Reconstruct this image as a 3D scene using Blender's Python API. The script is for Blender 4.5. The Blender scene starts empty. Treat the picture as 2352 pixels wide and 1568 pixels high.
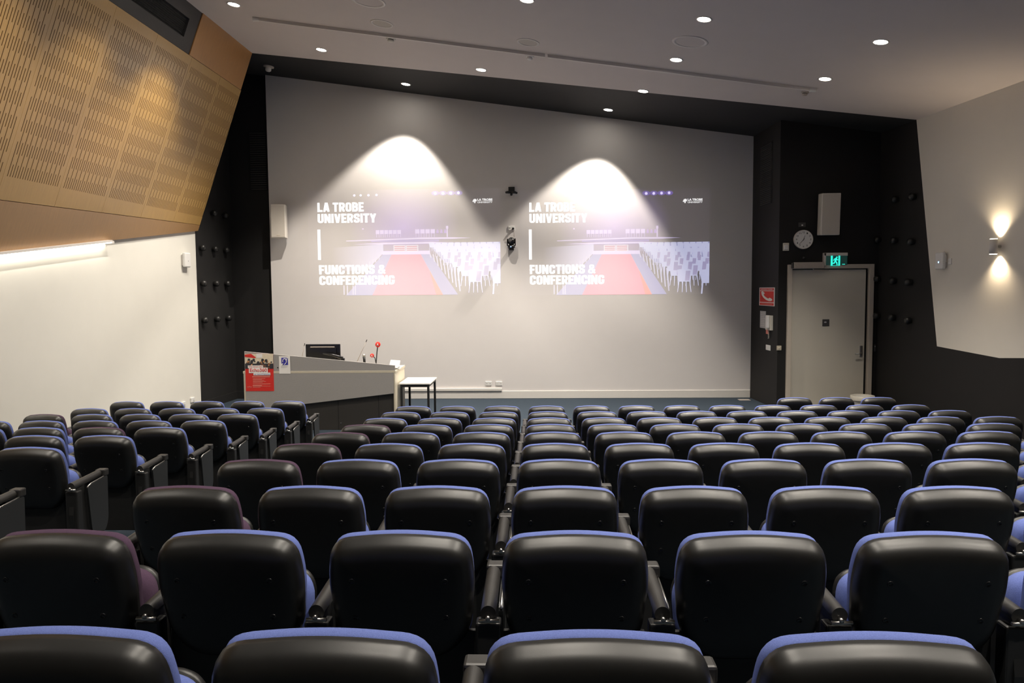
import bpy, bmesh, math, random
from mathutils import Vector, Matrix, noise as mnoise
random.seed(7)
S = bpy.context.scene
COL = S.collection
PI = math.pi
# ------------------------------------------------------------------ camera, exposure, world
EYE = 2.24
FPX = 1750.0
YAW, PITCH, ROLL = (math.radians(a) for a in (1.88, 3.946, -0.465))
_cy, _sy, _cp, _sp, _cr, _sr = math.cos(YAW), math.sin(YAW), math.cos(PITCH), math.sin(PITCH), math.cos(ROLL), math.sin(ROLL)
FW = Vector((-_sy * _cp, _cy * _cp, -_sp))
_r0 = Vector((_cy, _sy, 0)); _u0 = _r0.cross(FW)
RT = _r0 * _cr + _u0 * _sr
UP = _u0 * _cr - _r0 * _sr
cam_d = bpy.data.cameras.new('camera'); cam = bpy.data.objects.new('camera', cam_d); COL.objects.link(cam)
m = Matrix((RT, UP, -FW)).transposed().to_4x4(); m.translation = (0, 0, EYE)
cam.matrix_world = m
cam_d.sensor_width = 36.0; cam_d.lens = FPX / 2352 * 36.0; cam_d.clip_start = 0.05; cam_d.clip_end = 100
S.camera = cam
S.view_settings.view_transform = 'Standard'; S.view_settings.look = 'None'
S.view_settings.gamma = 1.0; S.view_settings.exposure = 0.0
S.view_settings.use_curve_mapping = False
W = bpy.data.worlds.new('world'); S.world = W; W.use_nodes = True
W.node_tree.nodes['Background'].inputs[0].default_value = (0.02, 0.02, 0.022, 1)
W.node_tree.nodes['Background'].inputs[1].default_value = 0.2
S.cycles.max_bounces = 8; S.cycles.diffuse_bounces = 5; S.cycles.glossy_bounces = 4
S.cycles.use_denoising = True
S.cycles.sample_clamp_indirect = 6.0
BEAM_W = 760.0          # beam of one downlight
LENS_E = 60.0           # glow of its lens
LED_E = 13.0            # cove strip under the timber
SCONCE_W = 62.0
WARM = (1.0, 0.915, 0.80)
# room measures (metres; front floor is z = 0)
CK = 0.1391; CC = 5.218 + CK * 4.318          # ceiling plane z = CC - CK x
YF = 15.5                                      # projection wall
YD = 14.0                                      # wall with the door
YB = 15.6                                      # back of the dark alcove
XL = -6.9                                      # floor and ceiling run out to here
LW0 = Vector((-6.62, 9.2, 0)); LWD = Vector((0.27, 4.9, 0)).normalized()           # left wall line
def ceil_z(x): return CC - CK * x
RW0 = Vector((6.239, 12.918, 0)); RWD = Vector((0.197, -2.45, 0)).normalized()   # right wall line
def rw_pt(y): t = (y - RW0.y) / RWD.y; return RW0.x + RWD.x * t

def ray(u, v): return FW + RT * ((u - 1176) / FPX) - UP * ((v - 784) / FPX)
def on(u, v, n, c):
    o = Vector((0, 0, EYE)); n = Vector(n); d = ray(u, v)
    return o + d * ((c - n.dot(o)) / n.dot(d))
def atY(u, v, y): return on(u, v, (0, 1, 0), y)
def atX(u, v, x): return on(u, v, (1, 0, 0), x)
def atZ(u, v, z): return on(u, v, (0, 0, 1), z)
def atC(u, v): return on(u, v, (CK, 0, 1), CC)
RWN = Vector((-RWD.y, RWD.x, 0)); RWN = RWN if RWN.x < 0 else -RWN                # points into the room
def lw(y, z): t = (y - LW0.y) / LWD.y; return (LW0.x + LWD.x * t, y, z)
LWN = Vector((LWD.y, -LWD.x, 0))
def atLW(u, v): return on(u, v, LWN, LWN.dot(LW0))
def atRW(u, v): return on(u, v, RWN, RWN.dot(RW0))

# ------------------------------------------------------------------ materials
def mat(name, col, rough=0.6, metal=0.0, vary=0.06, scale=30.0, bump=0.0, bscale=200.0, emit=None, estr=0.0, spec=0.5, coat=0.0, stretch=None):
    M = bpy.data.materials.new(name); M.use_nodes = True
    nt = M.node_tree; b = nt.nodes['Principled BSDF']
    b.inputs['Roughness'].default_value = rough; b.inputs['Metallic'].default_value = metal
    b.inputs['Specular IOR Level'].default_value = spec
    b.inputs['Coat Weight'].default_value = coat
    tc = nt.nodes.new('ShaderNodeTexCoord'); src = tc.outputs['Object']
    if stretch:
        mp = nt.nodes.new('ShaderNodeMapping'); mp.inputs['Scale'].default_value = stretch
        nt.links.new(src, mp.inputs[0]); src = mp.outputs[0]
    nz = nt.nodes.new('ShaderNodeTexNoise'); nz.inputs['Scale'].default_value = scale; nz.inputs['Detail'].default_value = 4
    nt.links.new(src, nz.inputs['Vector'])
    cr = nt.nodes.new('ShaderNodeValToRGB')
    cr.color_ramp.elements[0].position = 0.3; cr.color_ramp.elements[1].position = 0.7
    cr.color_ramp.elements[0].color = tuple(c * (1 - vary) for c in col) + (1,)
    cr.color_ramp.elements[1].color = tuple(min(1, c * (1 + vary)) for c in col) + (1,)
    nt.links.new(nz.outputs['Fac'], cr.inputs[0]); nt.links.new(cr.outputs[0], b.inputs['Base Color'])
    if bump:
        n2 = nt.nodes.new('ShaderNodeTexNoise'); n2.inputs['Scale'].default_value = bscale
        nt.links.new(src, n2.inputs['Vector'])
        bp = nt.nodes.new('ShaderNodeBump'); bp.inputs['Strength'].default_value = bump; bp.inputs['Distance'].default_value = 0.002
        nt.links.new(n2.outputs['Fac'], bp.inputs['Height']); nt.links.new(bp.outputs[0], b.inputs['Normal'])
    if emit:
        b.inputs['Emission Color'].default_value = tuple(emit) + (1,); b.inputs['Emission Strength'].default_value = estr
    return M
WALLC = (0.67, 0.64, 0.63)
M = {}
M['wall'] = mat('wall_paint', WALLC, 0.75, vary=0.01, scale=4, spec=0.25)
M['wall_l'] = mat('wall_paint_left', (0.70, 0.68, 0.62), 0.75, vary=0.01, scale=4, spec=0.25)
M['wall_r'] = mat('wall_paint_right', (0.70, 0.66, 0.59), 0.75, vary=0.01, scale=4, spec=0.25)
M['ceil'] = mat('ceiling_paint', (0.60, 0.545, 0.52), 0.8, vary=0.01, scale=3, spec=0.2)
M['black'] = mat('black_paint', (0.014, 0.0135, 0.0135), 0.7, vary=0.08, scale=3, spec=0.25)
M['blackceil'] = mat('black_ceiling_paint', (0.022, 0.022, 0.0225), 0.75, vary=0.05, scale=3, spec=0.3)
M['dado'] = mat('dado_paint', (0.017, 0.016, 0.016), 0.7, vary=0.05, scale=3, spec=0.25)
M['carpet'] = mat('blue_grey_carpet', (0.030, 0.041, 0.055), 0.95, vary=0.35, scale=260, bump=0.6, bscale=500, spec=0.1)
M['plastic'] = mat('black_plastic', (0.0075, 0.0074, 0.0072), 0.39, vary=0.15, scale=25, bump=0.06, bscale=900, spec=0.46)
M['armplastic'] = mat('armrest_plastic', (0.020, 0.019, 0.018), 0.42, vary=0.1, scale=30, bump=0.1, bscale=900)
M['tablet'] = mat('tablet_laminate', (0.018, 0.019, 0.020), 0.45, vary=0.05, scale=20)
M['lowpanel'] = mat('lower_panel_black', (0.011, 0.011, 0.011), 0.6, vary=0.08)
M['steel_black'] = mat('black_frame', (0.010, 0.010, 0.010), 0.5, vary=0.1)
M['chrome'] = mat('hinge_metal', (0.55, 0.53, 0.50), 0.3, metal=1.0, vary=0.1)
M['blue'] = mat('blue_fabric', (0.104, 0.138, 0.350), 0.95, vary=0.14, scale=420, bump=0.6, bscale=900, spec=0.15)
M['purple'] = mat('purple_fabric', (0.062, 0.036, 0.062), 0.95, vary=0.14, scale=420, bump=0.6, bscale=900, spec=0.15)
M['skirt'] = mat('skirting_paint', (0.68, 0.655, 0.62), 0.5, vary=0.01)
M['white'] = mat('white_plastic', (0.72, 0.71, 0.69), 0.45, vary=0.02)
M['offwhite'] = mat('off_white_plastic', (0.60, 0.57, 0.50), 0.5, vary=0.03)
M['door'] = mat('door_paint', (0.60, 0.56, 0.48), 0.5, vary=0.015, scale=3)
M['doorframe'] = mat('door_frame_paint', (0.52, 0.46, 0.39), 0.5, vary=0.015)
M['closer'] = mat('closer_grey', (0.42, 0.37, 0.33), 0.45, metal=0.2, vary=0.03)
M['grey'] = mat('grey_laminate', (0.30, 0.285, 0.27), 0.5, vary=0.03, scale=60)
M['cream'] = mat('cream_edge', (0.50, 0.45, 0.35), 0.5, vary=0.03)
M['kick'] = mat('dark_kick_panel', (0.026, 0.023, 0.020), 0.6, vary=0.06)
M['tabletop'] = mat('white_table_laminate', (0.78, 0.755, 0.70), 0.4, vary=0.01)
M['darkframe'] = mat('vent_frame_grey', (0.045, 0.043, 0.043), 0.6, vary=0.05)
M['void'] = mat('dark_void', (0.006, 0.006, 0.006), 0.9, vary=0.1)
M['grille'] = mat('louvre_black', (0.035, 0.033, 0.030), 0.45, vary=0.05)
M['speaker'] = mat('speaker_case', (0.62, 0.58, 0.53), 0.5, vary=0.02)
M['mesh'] = mat('speaker_mesh', (0.50, 0.46, 0.41), 0.7, vary=0.25, scale=700)
M['red'] = mat('red_print', (0.62, 0.022, 0.014), 0.5, vary=0.04)
M['redfoam'] = mat('red_foam', (0.75, 0.03, 0.02), 0.9, vary=0.1, scale=200)
M['whiteprint'] = mat('white_print', (0.80, 0.77, 0.73), 0.5, vary=0.01)
M['pinkprint'] = mat('pale_red_print', (0.72, 0.22, 0.17), 0.5, vary=0.02)
M['darkprint'] = mat('dark_print', (0.03, 0.03, 0.035), 0.5, vary=0.1)
M['brownprint'] = mat('brown_print', (0.16, 0.07, 0.04), 0.5, vary=0.2)
M['skinprint'] = mat('orange_print', (0.62, 0.30, 0.12), 0.5, vary=0.2)
M['creamprint'] = mat('cream_print', (0.72, 0.62, 0.46), 0.5, vary=0.06)
M['blueprint'] = mat('blue_print', (0.035, 0.03, 0.32), 0.5, vary=0.02)
M['greyprint'] = mat('grey_print', (0.45, 0.44, 0.44), 0.5, vary=0.05)
M['steel'] = mat('brushed_steel', (0.50, 0.49, 0.47), 0.35, metal=1.0, vary=0.05)
M['glossblack'] = mat('gloss_black', (0.008, 0.008, 0.009), 0.25, vary=0.1)
M['lens'] = mat('lamp_lens', (0.9, 0.9, 0.85), 0.4, emit=(1.0, 0.93, 0.80), estr=LENS_E)
M['trim'] = mat('lamp_trim', (0.66, 0.62, 0.58), 0.4, vary=0.02)
M['led'] = mat('led_diffuser', (0.9, 0.9, 0.85), 0.4, emit=(1.0, 0.92, 0.78), estr=LED_E)
M['sconce_glow'] = mat('sconce_glow', (0.9, 0.85, 0.75), 0.4, emit=(1.0, 0.83, 0.58), estr=9.0)
M['bluelight'] = mat('blue_indicator', (0.2, 0.3, 0.9), 0.4, emit=(0.25, 0.5, 1.0), estr=4.0)
M['exitglow'] = mat('exit_panel_lit', (0.05, 0.5, 0.42), 0.4, emit=(0.03, 0.86, 0.68), estr=1.0)
M['exitdark'] = mat('exit_panel_dark', (0.006, 0.03, 0.028), 0.3, emit=(0.0, 0.03, 0.026), estr=0.6)
M['exitfig'] = mat('exit_figure_dark', (0.004, 0.03, 0.03), 0.4, emit=(0.0, 0.05, 0.045), estr=0.6)

def wood_mat(name, base, slots):
    Mw = bpy.data.materials.new(name); Mw.use_nodes = True
    nt = Mw.node_tree; N = nt.nodes; L = nt.links; b = N['Principled BSDF']
    b.inputs['Roughness'].default_value = 0.38; b.inputs['Coat Weight'].default_value = 0.8; b.inputs['Coat Roughness'].default_value = 0.28
    uv = N.new('ShaderNodeUVMap'); uv.uv_map = 'UVMap'
    mp = N.new('ShaderNodeMapping'); mp.inputs['Scale'].default_value = (9, 0.7, 1); L.new(uv.outputs[0], mp.inputs[0])
    nz = N.new('ShaderNodeTexNoise'); nz.inputs['Scale'].default_value = 6; nz.inputs['Detail'].default_value = 6; L.new(mp.outputs[0], nz.inputs['Vector'])
    cr = N.new('ShaderNodeValToRGB'); cr.color_ramp.elements[0].position = .25; cr.color_ramp.elements[1].position = .75
    cr.color_ramp.elements[0].color = tuple(c * .90 for c in base) + (1,); cr.color_ramp.elements[1].color = tuple(c * 1.08 for c in base) + (1,)
    L.new(nz.outputs['Fac'], cr.inputs[0]); out = cr.outputs[0]
    if slots:
        def mth(op, a, bb=None):
            n = N.new('ShaderNodeMath'); n.operation = op
            for i, x in enumerate((a, bb)):
                if x is None: continue
                if isinstance(x, (int, float)): n.inputs[i].default_value = x
                else: L.new(x, n.inputs[i])
            return n.outputs[0]
        sx = N.new('ShaderNodeSeparateXYZ'); L.new(uv.outputs[0], sx.inputs[0])
        u, v = sx.outputs[0], sx.outputs[1]
        MOD, NC, T = 1.06, 22, 0.552
        um = mth('MODULO', mth('ADD', u, MOD * 20), MOD)                 # inside one panel
        c = mth('DIVIDE', mth('SUBTRACT', um, 0.045), (MOD - 0.09) / NC)
        inside = mth('MULTIPLY', mth('GREATER_THAN', c, 0.0), mth('LESS_THAN', c, float(NC)))
        fr = mth('FRACT', c)
        inslot = mth('LESS_THAN', mth('ABSOLUTE', mth('SUBTRACT', fr, 0.5)), 0.12)
        par = mth('MODULO', mth('FLOOR', c), 2.0)
        vv = mth('FRACT', mth('ADD', mth('DIVIDE', mth('ADD', v, T * 10), T), mth('MULTIPLY', par, 0.5)))
        lenok = mth('LESS_THAN', vv, 0.775)
        f = mth('MULTIPLY', mth('MULTIPLY', inside, inslot), lenok)
        f = mth('MULTIPLY', f, mth('MULTIPLY', mth('GREATER_THAN', v, 0.0), mth('LESS_THAN', v, 2.30)))
        mx = N.new('ShaderNodeMix'); mx.data_type = 'RGBA'
        L.new(f, mx.inputs[0]); L.new(out, mx.inputs[6]); mx.inputs[7].default_value = (0.065, 0.028, 0.009, 1)
        out = mx.outputs[2]
        L.new(mth('SUBTRACT', 0.8, mth('MULTIPLY', f, 0.8)), b.inputs['Coat Weight']); L.new(mth('SUBTRACT', 0.5, mth('MULTIPLY', f, 0.45)), b.inputs['Specular IOR Level'])
        bp = N.new('ShaderNodeBump'); bp.inputs['Strength'].default_value = 0.5; bp.inputs['Distance'].default_value = 0.004; bp.invert = True
        L.new(f, bp.inputs['Height']); L.new(bp.outputs[0], b.inputs['Normal'])
    L.new(out, b.inputs['Base Color'])
    return Mw
M['wood'] = wood_mat('slotted_timber', (0.45, 0.262, 0.068), True)
M['woodupper'] = wood_mat('orange_timber', (0.46, 0.225, 0.068), False)
M['woodplain'] = wood_mat('plain_timber', (0.36, 0.195, 0.066), False)

def slide_mat(name, e, strength=1.0):
    """projected picture on the painted wall: the wall paint plus the projector's light"""
    Ms = bpy.data.materials.new(name); Ms.use_nodes = True
    b = Ms.node_tree.nodes['Principled BSDF']
    b.inputs['Base Color'].default_value = WALLC + (1,); b.inputs['Roughness'].default_value = 0.75; b.inputs['Specular IOR Level'].default_value = 0.25
    b.inputs['Emission Color'].default_value = tuple(e) + (1,); b.inputs['Emission Strength'].default_value = strength
    return Ms

# ------------------------------------------------------------------ mesh helpers
class MB:
    def __init__(s): s.b = bmesh.new()
    def box(s, c, d, bev=0.0, mx=None, seg=2):
        r = bmesh.ops.create_cube(s.b, size=1.0); vs = r['verts']
        for v in vs: v.co = Vector((v.co.x * d[0], v.co.y * d[1], v.co.z * d[2]))
        if bev:
            es = list({e for v in vs for e in v.link_edges})
            rr = bmesh.ops.bevel(s.b, geom=es, offset=bev, segments=seg, affect='EDGES', profile=0.5)
            vs = list({v for f in rr['faces'] for v in f.verts} | {v for v in vs if v.is_valid})
        for v in vs:
            if mx: v.co = mx @ v.co
            v.co += Vector(c)
        return s
    def prism(s, pts, vec):
        """closed polygon of 3-D points swept along vec"""
        vec = Vector(vec); a = [s.b.verts.new(Vector(p)) for p in pts]; c = [s.b.verts.new(Vector(p) + vec) for p in pts]
        n = len(pts)
        s.b.faces.new(a); s.b.faces.new(list(reversed(c)))
        for i in range(n): s.b.faces.new((a[(i + 1) % n], a[i], c[i], c[(i + 1) % n]))
        return s
    def face(s, pts):
        s.b.faces.new([s.b.verts.new(Vector(p)) for p in pts]); return s
    def tube(s, path, r, n=10, caps=True):
        path = [Vector(p) for p in path]; rs = r if isinstance(r, (list, tuple)) else [r] * len(path)
        rings = []; ref = None
        for i, p in enumerate(path):
            t = (path[min(i + 1, len(path) - 1)] - path[max(i - 1, 0)]).normalized()
            if ref is None: ref = t.orthogonal().normalized()
            ref = (ref - t * ref.dot(t)).normalized(); bi = t.cross(ref)
            rings.append([s.b.verts.new(p + (ref * math.cos(2 * PI * k / n) + bi * math.sin(2 * PI * k / n)) * rs[i]) for k in range(n)])
        for a, c in zip(rings, rings[1:]):
            for k in range(n): s.b.faces.new((a[k], a[(k + 1) % n], c[(k + 1) % n], c[k]))
        if caps: s.b.faces.new(list(reversed(rings[0]))); s.b.faces.new(rings[-1])
        return s
    def lathe(s, prof, o, ax=(0, 0, 1), n=24):
        """profile [(radius, height along ax)]"""
        ax = Vector(ax).normalized(); e1 = ax.orthogonal().normalized(); e2 = ax.cross(e1); o = Vector(o); rings = []
        for r, h in prof:
            if r < 1e-6: rings.append([s.b.verts.new(o + ax * h)])
            else: rings.append([s.b.verts.new(o + ax * h + (e1 * math.cos(2 * PI * k / n) + e2 * math.sin(2 * PI * k / n)) * r) for k in range(n)])
        for a, c in zip(rings, rings[1:]):
            for k in range(n):
                k2 = (k + 1) % n
                if len(a) == 1 and len(c) == 1: continue
                if len(a) == 1: s.b.faces.new((a[0], c[k], c[k2]))
                elif len(c) == 1: s.b.faces.new((a[k], c[0], a[k2]))
                else: s.b.faces.new((a[k], c[k], c[k2], a[k2]))
        return s
    def ball(s, c, r, n=16, sc=(1, 1, 1)):
        rr = bmesh.ops.create_uvsphere(s.b, u_segments=n, v_segments=n // 2 + 2, radius=r)
        for v in rr['verts']: v.co = Vector((v.co.x * sc[0], v.co.y * sc[1], v.co.z * sc[2])) + Vector(c)
        return s
    def build(s, name, material, parent=None, loc=None, smooth=False, mats=None):
        bmesh.ops.recalc_face_normals(s.b, faces=s.b.faces[:])
        me = bpy.data.meshes.new(name)
        off = loc if loc is not None else (parent.get('_o') if parent else None)
        if parent is not None and loc is None:
            p = parent; o = Vector((0, 0, 0))
            while p is not None: o += p.location; p = p.parent
            off = o
        if off is not None:
            for v in s.b.verts: v.co -= Vector(off)
        s.b.to_mesh(me); s.b.free()
        for mm in (mats or [material]): me.materials.append(mm)
        if smooth:
            for p in me.polygons: p.use_smooth = True
        o = bpy.data.objects.new(name, me); COL.objects.link(o)
        if parent is not None: o.parent = parent
        elif loc is not None: o.location = Vector(loc)
        return o
def tag(o, label=None, cat=None, group=None, kind=None):
    for k, v in (('label', label), ('category', cat), ('group', group), ('kind', kind)):
        if v: o[k] = v
    return o
def thing(name, label, cat, loc, group=None):
    o = bpy.data.objects.new(name, None); COL.objects.link(o); o.location = Vector(loc); o.empty_display_size = 0.1
    return tag(o, label, cat, group)
def struct(o): o['kind'] = 'structure'; return o

def text_polys(txt, o, ex, ez, w, h, dep, bold=0.0):
    """a text as a flat solid: lower-left corner o, along ex (width w) and ez (height h), dep = thickness vector"""
    cu = bpy.data.curves.new('t', 'FONT'); cu.body = txt; cu.size = 1.0; cu.offset = bold; cu.resolution_u = 3
    ob = bpy.data.objects.new('t', cu); COL.objects.link(ob)
    bpy.context.view_layer.update()
    me = bpy.data.meshes.new_from_object(ob.evaluated_get(bpy.context.evaluated_depsgraph_get()))
    bpy.data.objects.remove(ob); bpy.data.curves.remove(cu)
    xs = [v.co.x for v in me.vertices]; ys = [v.co.y for v in me.vertices]
    x0, x1, y0, y1 = min(xs), max(xs), min(ys), max(ys)
    b = bmesh.new(); b.from_mesh(me); bpy.data.meshes.remove(me)
    o, ex, ez = Vector(o), Vector(ex), Vector(ez)
    for v in b.verts: v.co = o + ex * ((v.co.x - x0) / (x1 - x0) * w) + ez * ((v.co.y - y0) / (y1 - y0) * h)
    r = bmesh.ops.extrude_face_region(b, geom=b.faces[:])
    for v in r['geom']:
        if isinstance(v, bmesh.types.BMVert): v.co += Vector(dep)
    return b
def add_bm(mb, b):
    me = bpy.data.meshes.new('tmp'); b.to_mesh(me); b.free(); mb.b.from_mesh(me); bpy.data.meshes.remove(me)

# ------------------------------------------------------------------ rows of seats: measures
P = 0.525; X0 = 0.11; Y0 = 1.408; DY = 0.827; SEAT_H = 0.83
TOPS = [EYE + z for z in (-.659, -.729, -.808, -.883, -.968, -1.053, -1.143, -1.228, -1.302, -1.369, -1.402)]
FLOORS = [max(0.0, t - SEAT_H) for t in TOPS]; FLOORS[10] = 0.0
def row_y(i): return Y0 + i * DY
FRONT_EDGE = row_y(10) - 0.2

# ------------------------------------------------------------------ structure
YBACK = -4.0
mb = MB()
XR = 8.4
prof = [(YBACK, FLOORS[0])]
for i in range(10):
    ye = row_y(i + 1) - 0.17
    prof += [(ye, FLOORS[i]), (ye, FLOORS[i + 1])]
prof += [(YB + .4, 0.0), (YB + .4, -0.3), (YBACK, -0.3)]
mb.prism([(XL - .7, y, z) for y, z in prof], (XR - XL + .7, 0, 0))
struct(mb.build('floor', M['carpet']))
# ceiling: white field and black field towards the projection wall
eL = Vector((-5.11, 13.947, 0)); eR = Vector((6.239, 12.918, 0)); sl = (eR.y - eL.y) / (eR.x - eL.x)
def edge_y(x): return eL.y + sl * (x - eL.x)
def cz(x, y): return (x, y, ceil_z(x))
mb = MB()
xa, xb = XL - .7, XR
mb.prism([cz(xa, YBACK), cz(xb, YBACK), cz(xb, edge_y(xb)), cz(xa, edge_y(xa))], (0, 0, .2))
struct(mb.build('ceiling', M['ceil']))
mb = MB(); mb.prism([cz(xa, edge_y(xa)), cz(xb, edge_y(xb)), cz(xb, YB + .4), cz(xa, YB + .4)], (0, 0, .2))
struct(mb.build('ceiling_black', M['blackceil']))
# projection wall
xl, xr = -5.435, 4.318
mb = MB(); mb.prism([(xl, YF, 0), (xr, YF, 0), (xr, YF, ceil_z(xr)), (xl, YF, ceil_z(xl))], (0, .25, 0))
struct(mb.build('wall_front', M['wall']))
# dark alcove left of it
ax = lw(YB, 0)[0]
mb = MB(); mb.prism([(ax, YB, 0), (xl + .2, YB, 0), (xl + .2, YB, ceil_z(xl)), (ax, YB, ceil_z(ax))], (0, .2, 0))
struct(mb.build('wall_alcove', M['black']))
yl = atLW(448, 535).y
mb = MB(); mb.box(((ax + xl) / 2, YB - .008, .08), (xl - ax, .016, .16), .003)
mb.prism([lw(yl, 0), lw(YB, 0), lw(YB, .16), lw(yl, .16)], LWN * .016)
struct(mb.build('baseboard_alcove', M['black']))
# left wall: pale part, dark part
def lwc(y): return lw(y, ceil_z(lw(y, 0)[0]))
mb = MB(); mb.prism([lw(YBACK, 0), lw(yl, 0), lwc(yl), lwc(YBACK)], -LWN * .2)
struct(mb.build('wall_left', M['wall_l']))
mb = MB(); mb.prism([lw(yl, 0), lw(YB, 0), lwc(YB), lwc(yl)], -LWN * .2)
struct(mb.build('wall_left_black', M['black']))
# dark return right of the projection wall, then the wall of the door
cx = atY(1787, 700, YD).x
dxr = rw_pt(YD)
mb = MB(); mb.prism([(xr, YF, 0), (cx, YD, 0), (cx, YD, ceil_z(cx)), (xr, YF, ceil_z(xr))], (.15, .1, 0))
struct(mb.build('wall_return', M['dado']))
# door opening
dl, dr = atY(1808, 760, YD).x, atY(2006, 760, YD).x - .02
fl, fr_ = 4.535, 6.065; ftop = 2.635
mb = MB()
mb.prism([(cx, YD, 0), (fl + .05, YD, 0), (fl + .05, YD, ceil_z(cx) + .1), (cx, YD, ceil_z(cx) + .1)], (0, .2, 0))
mb.prism([(fr_ - .05, YD, 0), (dxr + .1, YD, 0), (dxr + .1, YD, ceil_z(cx)), (fr_ - .05, YD, ceil_z(cx))], (0, .2, 0))
mb.prism([(fl + .05, YD, ftop - .05), (fr_ - .05, YD, ftop - .05), (fr_ - .05, YD, ceil_z(cx)), (fl + .05, YD, ceil_z(cx))], (0, .2, 0))
struct(mb.build('wall_door', M['black']))
# right wall: pale field with the slanted dark border
def rw(y, z): return (rw_pt(y), y, z)
A_ = atRW(2105, 275); B_ = atRW(2152, 795); C_ = atRW(2295, 822); D_ = atRW(2352, 822)
A_.z = ceil_z(A_.x)
mb = MB(); n_ = -RWN * .15
E_ = rw(5.0, D_.z + (D_.z - C_.z) / (C_.y - D_.y) * (D_.y - 5.0))
mb.prism([A_, B_, C_, D_, E_, rw(YBACK, E_[2]), rw(YBACK, ceil_z(rw_pt(YBACK)))], n_)
struct(mb.build('wall_right', M['wall_r']))
mb = MB()
mb.prism([rw(YD + .2, 0), rw(YD + .2, ceil_z(dxr)), A_, B_], n_)
mb.prism([rw(YD + .2, 0), B_, C_, D_, E_, rw(YBACK, E_[2]), rw(YBACK, 0)], n_)
struct(mb.build('wall_right_black', M['dado']))
mb = MB(); mb.prism([(XL - .7, YBACK, 0), (XR, YBACK, 0), (XR, YBACK, 7), (XL - .7, YBACK, 7)], (0, -.2, 0))
struct(mb.build('wall_back', M['wall_l']))
# skirting of the projection wall, cable duct
mb = MB(); mb.box(((xl + xr) / 2, YF - .009, .08), (xr - xl - .01, .018, .155), .004)
struct(mb.build('baseboard_front', M['skirt']))
mb = MB(); p0 = atY(950, 896, YF); p1 = atY(1153, 896, YF)
mb.box(((-3.6 + p1.x) / 2, YF - .02, p1.z + .02), (p1.x + 3.6, .038, .055), .005)
tag(mb.build('cable_duct', M['skirt']), 'slim white cable duct along the skirting behind the white table', 'cable duct')

# door -----------------------------------------------------------
D = struct(thing('door_1', None, None, (fl, YD, 0)))
del_mb = MB()
fw, fdep = .075, .06
del_mb.box((fl + fw / 2, YD, ftop / 2), (fw, fdep * 2, ftop), .004).box((fr_ - fw / 2, YD, ftop / 2), (fw, fdep * 2, ftop), .004).box(((fl + fr_) / 2, YD, ftop - fw / 2), (fr_ - fl - 2 * fw, fdep * 2, fw), .004)
del_mb.build('door_frame', M['doorframe'], D)
mb = MB(); lx0, lx1 = fl + fw + .006, fr_ - fw - .045
mb.box(((lx0 + lx1) / 2, YD + .03, (ftop - fw) / 2 - .005), (lx1 - lx0, .045, ftop - fw - .03), .003)
mb.build('door_leaf', M['door'], D)
mb = MB(); mb.box(((lx1 + fr_ - fw) / 2, YD + .045, ftop / 2 - .05), (.05, .02, ftop - .2)); mb.build('dark_gap', M['void'], D)
hp = atY(1983, 806, YD)
mb = MB(); mb.box((lx1 - .06, YD - .003, hp.z), (.055, .02, .20), .006)
H = mb.build('handle_plate', M['steel'], D)
mb = MB(); mb.tube([(lx1 - .06, YD - .01, hp.z - .04), (lx1 - .06, YD - .06, hp.z - .04), (lx1 - .085, YD - .068, hp.z - .04), (lx1 - .19, YD - .066, hp.z - .045)], .011, 10)
mb.build('door_handle', M['steel'], H, smooth=True)
sp_ = atY(1897, 741, YD)
mb = MB(); mb.box((sp_.x, YD + .004, sp_.z), (.125, .006, .125), .002); SG = mb.build('small_sign', M['darkframe'], D)
mb = MB(); mb.ball((sp_.x - .01, YD - .001, sp_.z + .01), .02, 12, (1.2, .15, .7)); mb.build('symbol', M['greyprint'], SG)
# closer
c0, c1 = atY(1815, 610, YD), atY(1888, 610, YD)
CLO = thing('door_closer', 'long grey door closer box on top of the pale door', 'door closer', ((c0.x + c1.x) / 2, YD - .06, c0.z))
mb = MB(); mb.box(((c0.x + c1.x) / 2 + .01, YD - .1, c0.z), (c1.x - c0.x - .03, .08, .115), .01); CB = mb.build('body', M['closer'], CLO)
mb = MB(); mb.box((c0.x + .012, YD - .095, c0.z), (.03, .075, .10), .008); mb.build('end_cap', M['darkframe'], CLO)
mb = MB()
for x_ in (c0.x + .07, c1.x - .04): mb.lathe([(0, .004), (.008, .003), (.009, 0)], (x_, YD - .14, c0.z), (0, -1, 0), 10)
mb.build('screw_cover', M['chrome'], CB)
mb = MB(); mb.tube([(c0.x + .38, YD - .10, c0.z - .06), (c0.x + .38, YD - .10, c0.z - .085), (c0.x + .66, YD - .07, c0.z - .09)], .012, 8); mb.build('arm', M['closer'], CLO)

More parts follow.
